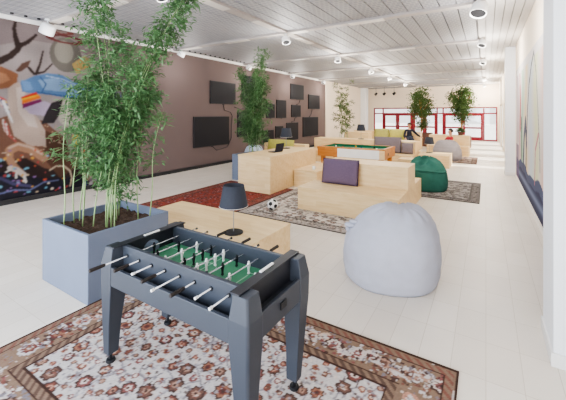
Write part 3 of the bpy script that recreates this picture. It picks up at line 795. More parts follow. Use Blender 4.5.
bamboo('tall leafy bamboo clump in the planter beside the foosball table', (-3.73, 2.14, 0.57), st, M['leaf'], 21, 0.085, 0.023, bend=1.9)
st = []
for i in range(8):
    st.append((rr.uniform(-.2, .2), rr.uniform(-.2, .2), rr.uniform(-.35, .38), rr.uniform(-.35, .38), rr.uniform(1.9, 2.8) if i > 1 else 3.1, .16, .30, 900))
bamboo('second bamboo clump rising behind the pale desk', (-5.63, 7.5, 0.61), st, M['leaf'], 22, 0.12, 0.026)
st = []
for i in range(7):
    st.append((rr.uniform(-.2, .2), rr.uniform(-.2, .2), rr.uniform(-.42, .42), rr.uniform(-.42, .42), rr.uniform(1.6, 2.6) if i > 1 else 2.9, .2, .34, 230))
bamboo('thin sparse bamboo before the far cream wall, third from the camera', (-5.72, 14.5, 0.6), st, M['leaf_dark'], 23, 0.14, 0.035)

def round_tree(label, loc, h, R, cz, seed, n=3400, ell=1.3):
    r = random.Random(seed); t = thing('indoor_tree', label, 'tree', loc, group='leafy trees before the red doors')
    MB().tube([(0, 0, 0), (.03, 0, cz*.5), (0, .02, cz), (.02, 0, h*.9)], [.05, .045, .035, .012], 8).build('trunk', M['bark'], t, smooth=True)
    for k in range(4):
        a = k*1.7+seed; z0 = cz*(.6+.1*k)
        MB().tube([(0, 0, z0), (math.cos(a)*R*.35, math.sin(a)*R*.35, z0+.4), (math.cos(a)*R*.6, math.sin(a)*R*.6, z0+.9)], [.025, .018, .008], 6).build('branch', M['bark'], t, smooth=True)
    fo = bmesh.new()
    cl = []
    for k in range(60):
        while True:
            v = Vector((r.uniform(-1, 1), r.uniform(-1, 1), r.uniform(-1, 1)))
            if v.length < 1: break
        wz = .95 if v.z > -.2 else 1.0+v.z*.45
        cl.append(Vector((v.x*R*.82*wz, v.y*R*.82*wz, cz+v.z*R*ell)))
    for k in range(n):
        c = r.choice(cl)
        p = c+Vector((r.gauss(0, .13), r.gauss(0, .13), r.gauss(0, .14)))
        d = Vector((r.gauss(0, 1), r.gauss(0, 1), r.gauss(-.2, .6)))
        leaf_quad(fo, p, d, Vector((r.gauss(0, .5), r.gauss(0, .5), 1)), .15*r.uniform(.6, 1.3), .06*r.uniform(.7, 1.3))
    mb = MB(); mb.bm.free(); mb.bm = fo; f = mb.build('foliage', M['leaf_dark'], t); f['kind'] = 'stuff'
round_tree('dense round green tree before the left red doors', (-3.2, 20.4, 0.63), 2.75, .84, 1.62, 3)
round_tree('green tree with a brown trunk before the right red doors', (-1.17, 20.9, 0.48), 3.05, .80, 2.02, 9)

# ------------------------------------------------------------------ foosball table
def prism(mb, x0, x1, prof):    # profile in (y,z), swept along x
    mb.poly([(x0, y, z) for y, z in prof], (x1-x0, 0, 0))
def foosball():
    X0, X1, Y0, Y1 = -2.42, -1.04, 1.33, 2.03
    cx, cy = (X0+X1)/2, (Y0+Y1)/2
    t = thing('foosball_table', 'charcoal foosball table with green playfield standing on the cream floral rug', 'foosball table', (cx, cy, TZ))
    hx, hy = (X1-X0)/2, (Y1-Y0)/2
    # corner legs: wide L-shaped at the top, tapering, with a mitred shoulder
    for sx in (-1, 1):
        for sy in (-1, 1):
            mb = MB(); rings = []
            for z, wx, wy, off, ry in ((0.075, .078, .078, .012, .085), (.3, .098, .098, .006, .055), (.60, .135, .135, 0, .008), (.735, .135, .135, 0, 0), (.862, .10, .105, .022, 0)):
                ox = hx-off; oy = hy-off-(ry if sy > 0 else 0); c = .012
                rings.append([(sx*a, sy*b, z) for a, b in ((ox-c, oy), (ox-wx, oy), (ox-wx, oy-wy), (ox, oy-wy), (ox, oy-c))])
            mb.loft(rings).build('leg', M['foos'], t, bevel=.005)
            fx, fy = sx*(hx-.051), (hy-.136 if sy > 0 else -(hy-.051))
            f = MB().lathe([(.012, .02), (.012, .08)], 12, (fx, fy, 0)); f.lathe([(.03, 0), (.034, .008), (.03, .022), (.012, .026)], 16, (fx, fy, 0))
            f.build('foot', M['black'], t)
    iw = .135
    # long aprons and end aprons
    for sy in (-1, 1):
        y = sorted((sy*hy*0.992, sy*(hy-.028)))
        o = MB().box(-hx+iw, hx-iw, y[0], y[1], .60, .735); o.build('side_apron', M['foos'], t, bevel=.004)
        y = sorted((sy*(hy-.028), sy*(hy-.125)))
        MB().box(-hx+iw, hx-iw, y[0], y[1], .66, .675).build('side_shelf', M['foos_dark'], t)
        # inner playfield wall with rod bushings
        y = sorted((sy*(hy-.10), sy*(hy-.13)))
        MB().box(-hx+.10, hx-.10, y[0], y[1], .655, .862).build('side_wall', M['foos'], t, bevel=.004)
    for sx in (-1, 1):
        x = sorted((sx*hx*0.992, sx*(hx-.03)))
        MB().box(x[0], x[1], -hy+iw, hy-iw, .60, .745).build('end_apron', M['foos'], t, bevel=.004)
        x2 = sorted((sx*(hx*0.992), sx*(hx-.004)))
        MB().box(sx*(hx-.004) if sx > 0 else sx*(hx+.004), sx*(hx+.004) if sx > 0 else sx*(hx-.004), -.035, .03, .665, .705).build('ball_return', M['black'], t)
        x = sorted((sx*(hx-.03), sx*(hx-.10)))
        MB().box(x[0], x[1], -hy+iw, hy-iw, .70, .715).build('ball_tray', M['foos_dark'], t)
        x = sorted((sx*(hx-.085), sx*(hx-.115)))
        MB().box(x[0], x[1], -hy+.105, hy-.105, .655, .862).build('end_wall', M['foos_dark'], t, bevel=.003)
        x = sorted((sx*(hx-.075), sx*(hx-.145)))
        MB().box(x[0], x[1], -hy+.02, hy-.02, .8625, .872).build('end_cap', M['foos_dark'], t, bevel=.003)
        g = MB().lathe([(.075, 0), (.075, .004)], 20).xf(Matrix.Translation((sx*(hx-.1155), 0, .745)) @ Matrix.Rotation(-sx*PI/2, 4, 'Y'))
        g.build('goal', M['planter'] if sx < 0 else M['black'], t)
        sc = MB()
        sc.box(sx*(hx-.125)-.010, sx*(hx-.125)+.010, -.07, .07, .8725, .882)
        so = sc.build('score_counter', M['whitep'], t, bevel=.003)
    pf = MB().box(-hx+.115, hx-.115, -hy+.13, hy-.13, .70, .725).build('playfield', M['green'], t)
    MB().box(-.004, .004, -hy+.131, hy-.131, .7253, .7262).build('centre_line', M['greenline'], pf)
    for s in (-1, 1):
        ln = MB(); x = sorted((s*.33, s*(hx-.12)))
        ln.poly([(s*.33, -.14, .7253), (s*(hx-.12), -.14, .7253), (s*(hx-.12), -.132, .7253), (s*.338, -.132, .7253), (s*.338, .132, .7253), (s*(hx-.12), .132, .7253), (s*(hx-.12), .14, .7253), (s*.33, .14, .7253)], (0, 0, .0009))
        ln.build('goal_area_line', M['greenline'], pf)
    ring = [(.10*math.cos(a*PI/16), .10*math.sin(a*PI/16), .7257) for a in range(33)]
    MB().tube(ring, .003, 4).build('centre_circle', M['greenline'], pf)
    MB().box(-hx+.115, hx-.115, -hy+.10, hy-.10, .64, .655).build('underside', M['foos_dark'], t)
    # rods
    rx = [-.505+.14*i for i in range(8)]; cnt = [1, 2, 3, 5, 5, 3, 2, 1]; team = [0, 0, 1, 0, 1, 0, 1, 1]
    tipn = [-.525, -.44, -.40, -.43, -.46, -.44, -.38, -.41]; tipf = [.43, .42, .50, .42, .49, .42, .485, .46]
    zr = .795
    for i, x in enumerate(rx):
        near = team[i] == 0        # handle on the near side
        sl = [-.06, .0, .03, 0, -.03, .0, .03, 0][i]
        a, b = tipn[i], tipf[i]
        rod = MB().tube([(x, a+.012, zr), (x, b-.012, zr)], .0055, 8).build('rod', M['chrome'], t, smooth=True)
        if near:
            MB().tube([(x, a, zr), (x, a+.004, zr), (x, a+.10, zr), (x, a+.108, zr)], [.009, .0125, .0115, .008], 10).build('handle', M['grip'], rod)
            MB().tube([(x, b-.012, zr), (x, b, zr)], .010, 8).build('end_cap', M['black'], rod)
        else:
            MB().tube([(x, b-.108, zr), (x, b-.10, zr), (x, b-.004, zr), (x, b, zr)], [.008, .0115, .0125, .009], 10).build('handle', M['grip'], rod)
            MB().tube([(x, a, zr), (x, a+.02, zr)], .0085, 8).build('end_cap', M['whitep'], rod)
        n = cnt[i]; sp = {1: 0, 2: .2, 3: .15, 5: .088}[n]
        for k in range(n):
            yy = (k-(n-1)/2)*sp+sl*.4
            m = M['black'] if team[i] == 0 else M['whitep']
            mb = MB()
            mb.loft([[(x+u*a_, yy+v*b_, z) for u, v in ((-1, -1), (1, -1), (1, 1), (-1, 1))] for z, a_, b_ in ((zr-.062, .007, .007), (zr-.055, .007, .007), (zr-.048, .004, .006), (zr-.03, .005, .007), (zr-.012, .008, .009), (zr+.008, .008, .009), (zr+.012, .004, .005))])
            mb.ball((x, yy, zr+.018), .008, 10, 6)
            mb.build('player', m, rod)
        for sy in (-1, 1):
            MB().tube([(x, sy*(hy-.0985), zr), (x, sy*(hy-.092), zr)], .013, 12).build('bushing', M['black'], rod)
    return t
foosball()

# ------------------------------------------------------------------ timber furniture
def block(mb, x0, x1, y0, y1, z0, z1): return mb.box(x0, x1, y0, y1, z0, z1)
def seams(t, items, parent=None):
    mb = MB()
    for i in items: mb.box(*i)
    mb.build('panel_joint', M['woodline'], parent or t)
M['woodline'] = mat('wood_joint_shadow', '#b99d72', 0.7)
# low table with the lamp
t = thing('low_wooden_table', 'low pale wooden block table carrying the charcoal lamp', 'table', (-3.21, 3.16, 0))
MB().box(-1.04, 1.04, -.50, .52, .385, .42).build('tabletop', M['wood'], t, bevel=.004)
MB().box(-1.035, 1.035, -.495, .515, 0.0, .384).build('body', M['wood'], t, bevel=.004)
# desk / counter
t = thing('wooden_desk', 'long pale wooden desk with a laptop, left of the purple cushion bench', 'desk', (-4.645, 7.3, 0))
MB().box(-.475, .475, -1.15, 1.2, .835, .87).build('desktop', M['wood'], t, bevel=.004)
MB().box(-.47, .47, -1.145, -1.105, TZ, .834).build('end_panel', M['wood'], t, bevel=.003)
MB().box(-.47, -.43, -1.104, 1.16, TZ, .834).build('back_panel', M['wood'], t, bevel=.003)
MB().box(.43, .47, -1.104, 1.16, TZ, .834).build('front_panel', M['wood'], t, bevel=.003)
MB().box(-.47, .47, 1.161, 1.195, TZ, .834).build('end_panel', M['wood'], t, bevel=.003)
# low bench in front of the desk
t = thing('low_wooden_bench', 'low pale bench block pushed against the far half of the desk', 'bench', (-3.84, 7.75, 0))
MB().box(-.32, .34, -.55, .85, .40, .44).build('seat', M['wood'], t, bevel=.004)
MB().box(-.315, .335, -.545, .845, 0.0, .399).build('body', M['wood'], t, bevel=.004)
m_ = MB().lathe([(.03, 0), (.036, .03), (.038, .09), (.033, .092), (.03, .02)], 16, (0, 0, 0))
t = thing('white_mug', 'small white mug on the low bench beside the desk', 'mug', (-3.7, 7.42, .44))
m_.build('cup', M['whitep'], t, smooth=True)
MB().tube([(.034, 0, .075), (.06, 0, .07), (.062, 0, .04), (.034, 0, .025)], .005, 8).build('handle', M['whitep'], t, smooth=True)

def bench(label, x0, x1, y0, sd, bd, rd, sh=.44, bh=.86, bx0=None, z0=0.0, flip=False):
    """stepped bench: seat, tall back block, optional rear seat"""
    t = thing('stepped_bench', label, 'bench', ((x0+x1)/2, y0, 0)); w = (x1-x0)/2; b0 = (bx0-(x0+x1)/2) if bx0 is not None else -w
    s = -1 if flip else 1
    def B(a, b, c, d, e, f): c, d = sorted((s*c, s*d)); return MB().box(a, b, c, d, e, f)
    B(-w, w, 0, sd, sh-.035, sh).build('seat', M['wood'], t, bevel=.004)
    B(-w+.005, w-.005, .005, sd, z0, sh-.036).build('seat_base', M['wood'], t, bevel=.004)
    B(b0, w-.002, sd+.001, sd+bd, z0, bh).build('backrest', M['wood'], t, bevel=.005)
    if rd: B(-w, w, sd+bd+.001, sd+bd+rd, z0, sh).build('rear_seat', M['wood'], t, bevel=.005)
    return t
bench('pale stepped wooden bench with a purple cushion', -3.11, -1.21, 5.53, .76, .68, .74, bx0=-2.93, z0=TZ)
bench('pale wooden bench behind the billiard table with grey cushions', -6.1, -2.12, 11.5, .78, .66, .5)
bench('far pale wooden bench backing the olive yellow cushions', -6.5, -2.9, 17.5, .7, .6, .0, bh=.90)
bench('right hand far pale wooden bench beside the open walkway', -2.3, -.62, 16.1, .72, .75, .0, bh=.86)
bench('pale wooden bench by the left wall with the yellow cushion', -7.4, -5.6, 9.9, .6, .35, .0, bh=.72)
t = thing('wooden_cube_seat', 'low wooden block between the billiard table and lamp block', 'seat', (-2.0, 10.9, 0))
MB().box(-.35, .38, -.25, .3, 0, .40).build('body', M['wood'], t, bevel=.006); MB().box(-.355, .385, -.255, .305, .401, .44).build('seat', M['wood'], t, bevel=.004)
t = thing('low_wooden_table', 'low wooden block table with far black lamp, behind the green beanbag', 'table', (-1.55, 12.85, 0))
MB().box(-.5, .5, -.55, .55, .385, .42).build('tabletop', M['wood'], t, bevel=.004)
MB().box(-.495, .495, -.545, .545, 0, .384).build('body', M['wood'], t, bevel=.004)
t = thing('wooden_counter_block', 'tall pale wooden block left of the grey cushions, behind the lamp', 'counter', (-5.45, 15.9, 0))
MB().box(-.6, .6, -.3, .3, 0, .92).build('body', M['wood'], t, bevel=.004); MB().box(-.61, .61, -.31, .31, .921, .95).build('top', M['wood'], t, bevel=.004)

# ------------------------------------------------------------------ billiard table
t = thing('billiard_table', 'orange wooden billiard table with a green top and white side panel', 'billiard table', (-3.37, 9.65, 0))
hx, hy = 1.02, .62
for sy in (-1, 1):
    y = sorted((sy*hy, sy*(hy-.09)))
    MB().box(-hx, hx, y[0], y[1], .80, .87).build('rail', M['wood_orange'], t, bevel=.01)
    y = sorted((sy*(hy-.01), sy*(hy-.04)))
    MB().box(-hx+.01, hx-.01, y[0], y[1], .58, .799).build('side_panel', M['wood_orange'], t, bevel=.004)
    y = sorted((sy*(hy-.09), sy*(hy-.13)))
    MB().box(-hx+.13, hx-.13, y[0], y[1], .8005, .862).build('cushion_rail', M['baize'], t, bevel=.01)
for sx in (-1, 1):
    x = sorted((sx*hx, sx*(hx-.09)))
    MB().box(x[0], x[1], -hy+.09, hy-.09, .80, .87).build('rail', M['wood_orange'], t, bevel=.01)
    x = sorted((sx*(hx-.01), sx*(hx-.04)))
    MB().box(x[0], x[1], -hy+.04, hy-.04, .58, .799).build('end_panel', M['wood_orange'], t, bevel=.004)
    x = sorted((sx*(hx-.09), sx*(hx-.13)))
    MB().box(x[0], x[1], -hy+.13, hy-.13, .8005, .862).build('cushion_rail', M['baize'], t, bevel=.01)
    for sy in (-1, 0, 1):
        MB().lathe([(.05, 0), (.05, .004)], 16, (sx*(hx-.08) if sy else 0, sy*(hy-.08) if sy else sx*(hy-.08), .8705)).build('pocket', M['black'], t)
    for sy in (-1, 1):
        MB().lathe([(.04, 0), (.055, .25), (.075, .5), (.08, .579)], 12, (sx*(hx-.14), sy*(hy-.14), 0)).build('leg', M['wood_orange'], t, smooth=False)
MB().box(-hx+.05, hx-.05, -hy+.05, hy-.05, .79, .80).build('playing_surface', M['baize'], t)
MB().box(-.36, .868, -hy-.006, -hy+.009, .585, .835).build('side_board', M['whitep'], t, bevel=.003)
MB().box(.87, hx+.001, -hy-.006, -hy+.009, .585, .835).build('corner_block', M['wood'], t, bevel=.003)
MB().lathe([(.045, 0), (.045, .006)], 16).xf(Matrix.Translation((hx-.009, -.2, .70)) @ Matrix.Rotation(PI/2, 4, 'Y')).build('ball_hole', M['black'], t)
BC = [('#f4f1e6', 'white'), ('#c0392b', 'red'), ('#e0b43a', 'yellow'), ('#22427a', 'blue'), ('#1e1e1e', 'black'), ('#f4f1e6', 'white')]
for i, (x, y) in enumerate(((-.7, .1), (-.35, -.2), (-.1, .25), (.2, -.1), (.5, .2), (.7, -.25))):
    nm = BC[i][1]
    b = MB().ball((0, 0, 0), .028, 14, 8).build('billiard_ball', mat('ball_%s_gloss_%d' % (nm, i), BC[i][0], .15), None, smooth=True, loc=(-3.37+x, 9.65+y, .829))
    tag(b, ['white ball at the left end of the green billiard cloth', 'red ball on the green billiard cloth', 'yellow ball on the green billiard cloth', 'blue ball on the green billiard cloth', 'black ball on the green billiard cloth', 'white ball at the right end of the green billiard cloth'][i], 'ball', 'balls on the billiard table')

# ------------------------------------------------------------------ beanbags
def beanbag(name, label, loc, R, H, prof, m, seed, lean=(0, 0), pleats=9, knot=True, seat=0.0, rz=0.0, seam=None, group='beanbags on the floor'):
    t = thing(name, label, 'beanbag', loc, rz, group=group)
    nu, nv = 72, 44; bm = bmesh.new(); rings = []
    def rad(q):
        for (a, ra), (b, rb) in zip(prof, prof[1:]):
            if a <= q <= b:
                s = (q-a)/(b-a) if b > a else 0; s = s*s*(3-2*s)*.35+s*.65
                return ra+(rb-ra)*s
        return prof[-1][1]
    for j in range(nv+1):
        q = j/nv; ring = []
        for i in range(nu):
            a = 2*PI*i/nu; r_ = rad(q)*R
            n = noise.noise(Vector((math.cos(a)*1.4+seed, math.sin(a)*1.4, q*2.4)))
            n2 = noise.noise(Vector((math.cos(a)*4+seed, math.sin(a)*4, q*7)))
            k = 1+.05*n+.014*n2
            top = max(0, (q-.72)/.28)
            k *= 1+(.05 if pleats < 10 else .018)*top*math.cos(pleats*a+seed)          # gathered folds at the top
            # faint panel seams
            k *= 1-.012*math.exp(-((((a*3/PI) % 1)-.5)/.06)**2)*math.sin(PI*min(1, q*1.1))
            x = r_*k*math.cos(a)+lean[0]*q*q*H; y = r_*k*math.sin(a)+lean[1]*q*q*H
            z = q*H
            z *= 1+.03*n*q
            if seat: # pressed-in seat hollow in the front half
                f = max(0, -math.sin(a))*min(1, max(0, (q-.55)/.3)); z -= seat*f*H; 
            z -= (.02 if pleats < 10 else .012)*H*(1-math.cos(pleats*a+seed))*top*top
            ring.append(bm.verts.new((x, y, max(z, 0))))
        rings.append(ring)
    for a, b in zip(rings, rings[1:]):
        for i in range(nu):
            j = (i+1) % nu; bm.faces.new((a[i], a[j], b[j], b[i]))
    bm.faces.new(list(reversed(rings[0]))); bm.faces.new(rings[-1])
    mb = MB(); mb.bm.free(); mb.bm = bm
    mb.build('bag', m, t, smooth=True)
    if knot:
        kb = MB().lathe([(.10*R, -.02), (.15*R, .0), (.10*R, .02), (.05*R, .028)], 20, (lean[0]*H, lean[1]*H, H*.985)); kb.build('top_tuft', seam or m, t, smooth=True)
    return t
PF = [(0, .90), (.04, .95), (.14, .99), (.3, 1.0), (.5, .985), (.66, .92), (.8, .82), (.9, .71), (.96, .60), (.99, .46), (1, .32)]
PB = [(0, .90), (.04, .95), (.14, .99), (.3, 1.0), (.48, .975), (.62, .91), (.75, .81), (.86, .68), (.94, .54), (.98, .42), (1, .28)]
bx = beanbag('beanbag', 'large pale blue grey beanbag on the white floor in the foreground', (-.95, 3.85, 0), .54, .80, PB, M['bagblue'], 1.3, lean=(.13, .06), pleats=15, knot=False)
# pull loops / gathered ear on the left shoulder
ear = MB().ball((-.40, -.20, .555), .05, 14, 8, (1.3, .9, .6)); ear.ball((-.355, -.20, .60), .04, 14, 8, (1.3, .8, .6)); ear.ball((-.43, -.18, .50), .035, 14, 8, (.9, .9, 1))
ear.build('side_gather', M['bagseam'], bx, smooth=True)
PG = [(0, .92), (.06, .97), (.2, 1.0), (.4, .99), (.58, .96), (.72, .88), (.84, .74), (.93, .55), (1, .25)]
gb = beanbag('beanbag', 'emerald green beanbag on the dark bordered rug', (-1.23, 8.72, TZ), .455, .79, PG, M['baggreen'], 4.1, lean=(-.08, .08), pleats=7, seat=.22)
MB().tube([(.43*math.cos(a)*.98, .40*math.sin(a), .47+.015*math.sin(a*3)) for a in np.linspace(-PI*.95, -.05, 18)], .018, 8).build('piping', M['baggreen'], gb, smooth=True)
beanbag('beanbag', 'far grey beanbag behind the low block table', (-1.33, 14.75, TZ), .53, .78, PF, M['baggrey'], 7.7, lean=(-.05, .05), pleats=11)
beanbag('beanbag', 'pale blue beanbag peeking over the back edge of the desk', (-6.85, 9.1, 0), .38, .76, PF, M['bagpale'], 9.9, pleats=9)

# ------------------------------------------------------------------ cushions
def cushion(name, label, loc, w, h, d, m, rot=(0, 0, 0), pipe=None, group=None, cat='cushion'):
    o = thing(name, label, cat, loc, 0, group); o.rotation_euler = rot
    bm = bmesh.new(); n = 18
    for side in (1, -1):
        g = [[None]*(n+1) for _ in range(n+1)]
        for i in range(n+1):
            for j in range(n+1):
                u, v = 2*i/n-1, 2*j/n-1
                e = (1-abs(u)**6)*(1-abs(v)**6); puff = .45+.55*math.sqrt(max(0, (1-u*u)*(1-v*v)))
                y = side*d/2*(e**.35)*puff
                g[i][j] = bm.verts.new((u*w/2*(1-.02*(1-v*v)), y, h/2+v*h/2*(1-.02*(1-u*u))))
        for i in range(n):
            for j in range(n): bm.faces.new((g[i][j], g[i+1][j], g[i+1][j+1], g[i][j+1]))
    bmesh.ops.remove_doubles(bm, verts=bm.verts, dist=1e-5)
    mb = MB(); mb.bm.free(); mb.bm = bm; mb.build('cover', m, o, smooth=True)
    if pipe:
        a, b = w/2, h
        mb = MB(); mb.tube([(-a, 0, .005), (a, 0, .005), (a, 0, b-.005), (-a, 0, b-.005), (-a, 0, .005)], .007, 6); mb.build('piping', pipe, o)
    return o
cushion('purple_cushion', 'rectangular purple cushion leaning on the back of the bench', (-2.49, 6.13, .445), .76, .50, .15, M['purple'], (math.radians(-10), 0, 0), M['purple_pipe'])
cushion('grey_cushion', 'wide grey cushion on the bench behind the billiard table', (-3.06, 12.1, .445), .98, .57, .16, M['greycush'], (math.radians(-9), 0, 0), M['greycush'])
cushion('grey_cushion', 'small grey cushion to the right of the wide grey one', (-2.36, 12.08, .445), .38, .38, .16, M['greycush'], (math.radians(-9), 0, 0), M['greycush'])
cg = 'olive yellow cushions on the far bench'
for i, (x, lb) in enumerate(((-4.87, 'left one of the two olive yellow cushions on the far bench'), (-4.04, 'right olive yellow cushion on the far bench, next to the dark clothed person'))):
    cushion('yellow_cushion', lb, (x, 18.05, .445), .81, .60, .18, M['yellow2'] if i == 0 else M['yellow'], (math.radians(-8), 0, 0), M['yellow2'], cg)
cushion('yellow_cushion', 'long yellow cushion behind the desk near the wall screens', (-6.55, 10.32, .445), 1.15, .45, .17, M['yellow'], (math.radians(-8), 0, 0), M['yellow2'])

# ------------------------------------------------------------------ lamps
def lamp(label, loc, group='charcoal table lamps'):
    t = thing('table_lamp', label, 'lamp', loc, group=group)
    MB().lathe([(.115, 0), (.115, .012), (.108, .016), (.02, .02)], 32).build('base', M['black'], t, bevel=.002)
    MB().tube([(0, 0, .018), (0, 0, .50)], .0055, 8).build('pole', M['pole'], t)
    sh = MB().lathe([(.172, .325), (.125, .575), (.122, .575), (.169, .325)], 40)
    # hollow shade: open ring, not capped
    bm = sh.bm
    for f in [f for f in bm.faces if len(f.verts) > 4]: bm.faces.remove(f)
    s = sh.build('lamp_shade', M['shade'], t, smooth=True)
    rm = MB().tube([(.171*math.cos(a*PI/20), .171*math.sin(a*PI/20), .324) for a in range(41)], .004, 6).build('bottom_rim', M['shade_in'], s)
    MB().box(-.123, .123, -.003, .003, .50, .505).box(-.003, .003, -.123, .123, .5052, .51).build('shade_bracket', M['pole'], t)
    MB().ball((0, 0, .45), .03, 12, 8).build('bulb', M['whitep'], t, smooth=True)
    return t
l0 = lamp('charcoal shaded lamp on the low table next to foosball table', (-2.58, 3.02, .42))
dup(l0, (-4.84, 7.95, .87), 0, 'charcoal shaded lamp on the pale desk', 'charcoal table lamps')
dup(l0, (-1.78, 13.1, .42), 0, 'charcoal shaded lamp on the far low block table', 'charcoal table lamps')
dup(l0, (-4.2, 12.6, .86), 0, 'charcoal shaded lamp on the bench behind the billiard table', 'charcoal table lamps')

# laptop on the desk
t = thing('laptop', 'open black laptop on the near end of the desk', 'laptop', (-4.62, 7.05, .87), math.radians(-96))
MB().box(-.16, .16, -.11, .11, 0, .018).build('keyboard_base', M['black'], t, bevel=.004)
sc_ = MB().box(-.16, .16, -.006, .006, 0, .22).xf(Matrix.Translation((0, .112, .018)) @ Matrix.Rotation(math.radians(-14), 4, 'X'))
s = sc_.build('lid', M['navy'], t, bevel=.003)
MB().box(-.145, .145, -.0085, -.0065, .015, .205).xf(Matrix.Translation((0, .112, .018)) @ Matrix.Rotation(math.radians(-14), 4, 'X')).build('display', M['screen'], s)
MB().box(-.13, .13, -.03, .09, .0182, .0195).build('keys', M['bezel'], t)

# ------------------------------------------------------------------ football
t = thing('football', 'black and white football on the pale grey rug', 'ball', (-3.47, 5.2, TZ+.105))
bm = bmesh.new(); bmesh.ops.create_icosphere(bm, subdivisions=4, radius=.105)
ico = bmesh.new(); bmesh.ops.create_icosphere(ico, subdivisions=1, radius=1); iv = [v.co.normalized() for v in ico.verts]; ico.free()
for f in bm.faces:
    c = f.calc_center_median().normalized()
    f.material_index = 1 if max(c.dot(v) for v in iv) > .945 else 0; f.smooth = True
mb = MB(); mb.bm.free(); mb.bm = bm; o = mb.build('shell', [M['whitep'], M['black']], t)
o.rotation_euler = (.5, .3, .9)

# ------------------------------------------------------------------ potted bush near the right far bench
t = thing('potted_bush', 'small round green bush in a pot on the right far bench back', 'plant', (-1.0, 17.2, .861))
MB().lathe([(.09, 0), (.12, .14), (.125, .15), (.11, .15), (.10, .12)], 20).build('pot', M['planter_brown'], t)
bm = bmesh.new(); r_ = random.Random(8)
for k in range(420):
    a, e = r_.uniform(0, 2*PI), r_.uniform(0, PI/2); d = Vector((math.cos(a)*math.cos(e), math.sin(a)*math.cos(e), math.sin(e)*.7))
    leaf_quad(bm, Vector((0, 0, .16))+d*r_.uniform(.03, .2), d, Vector((r_.gauss(0, .4), r_.gauss(0, .4), 1)), .09, .03)
mb = MB(); mb.bm.free(); mb.bm = bm; f = mb.build('foliage', M['leaf'], t); f['kind'] = 'stuff'

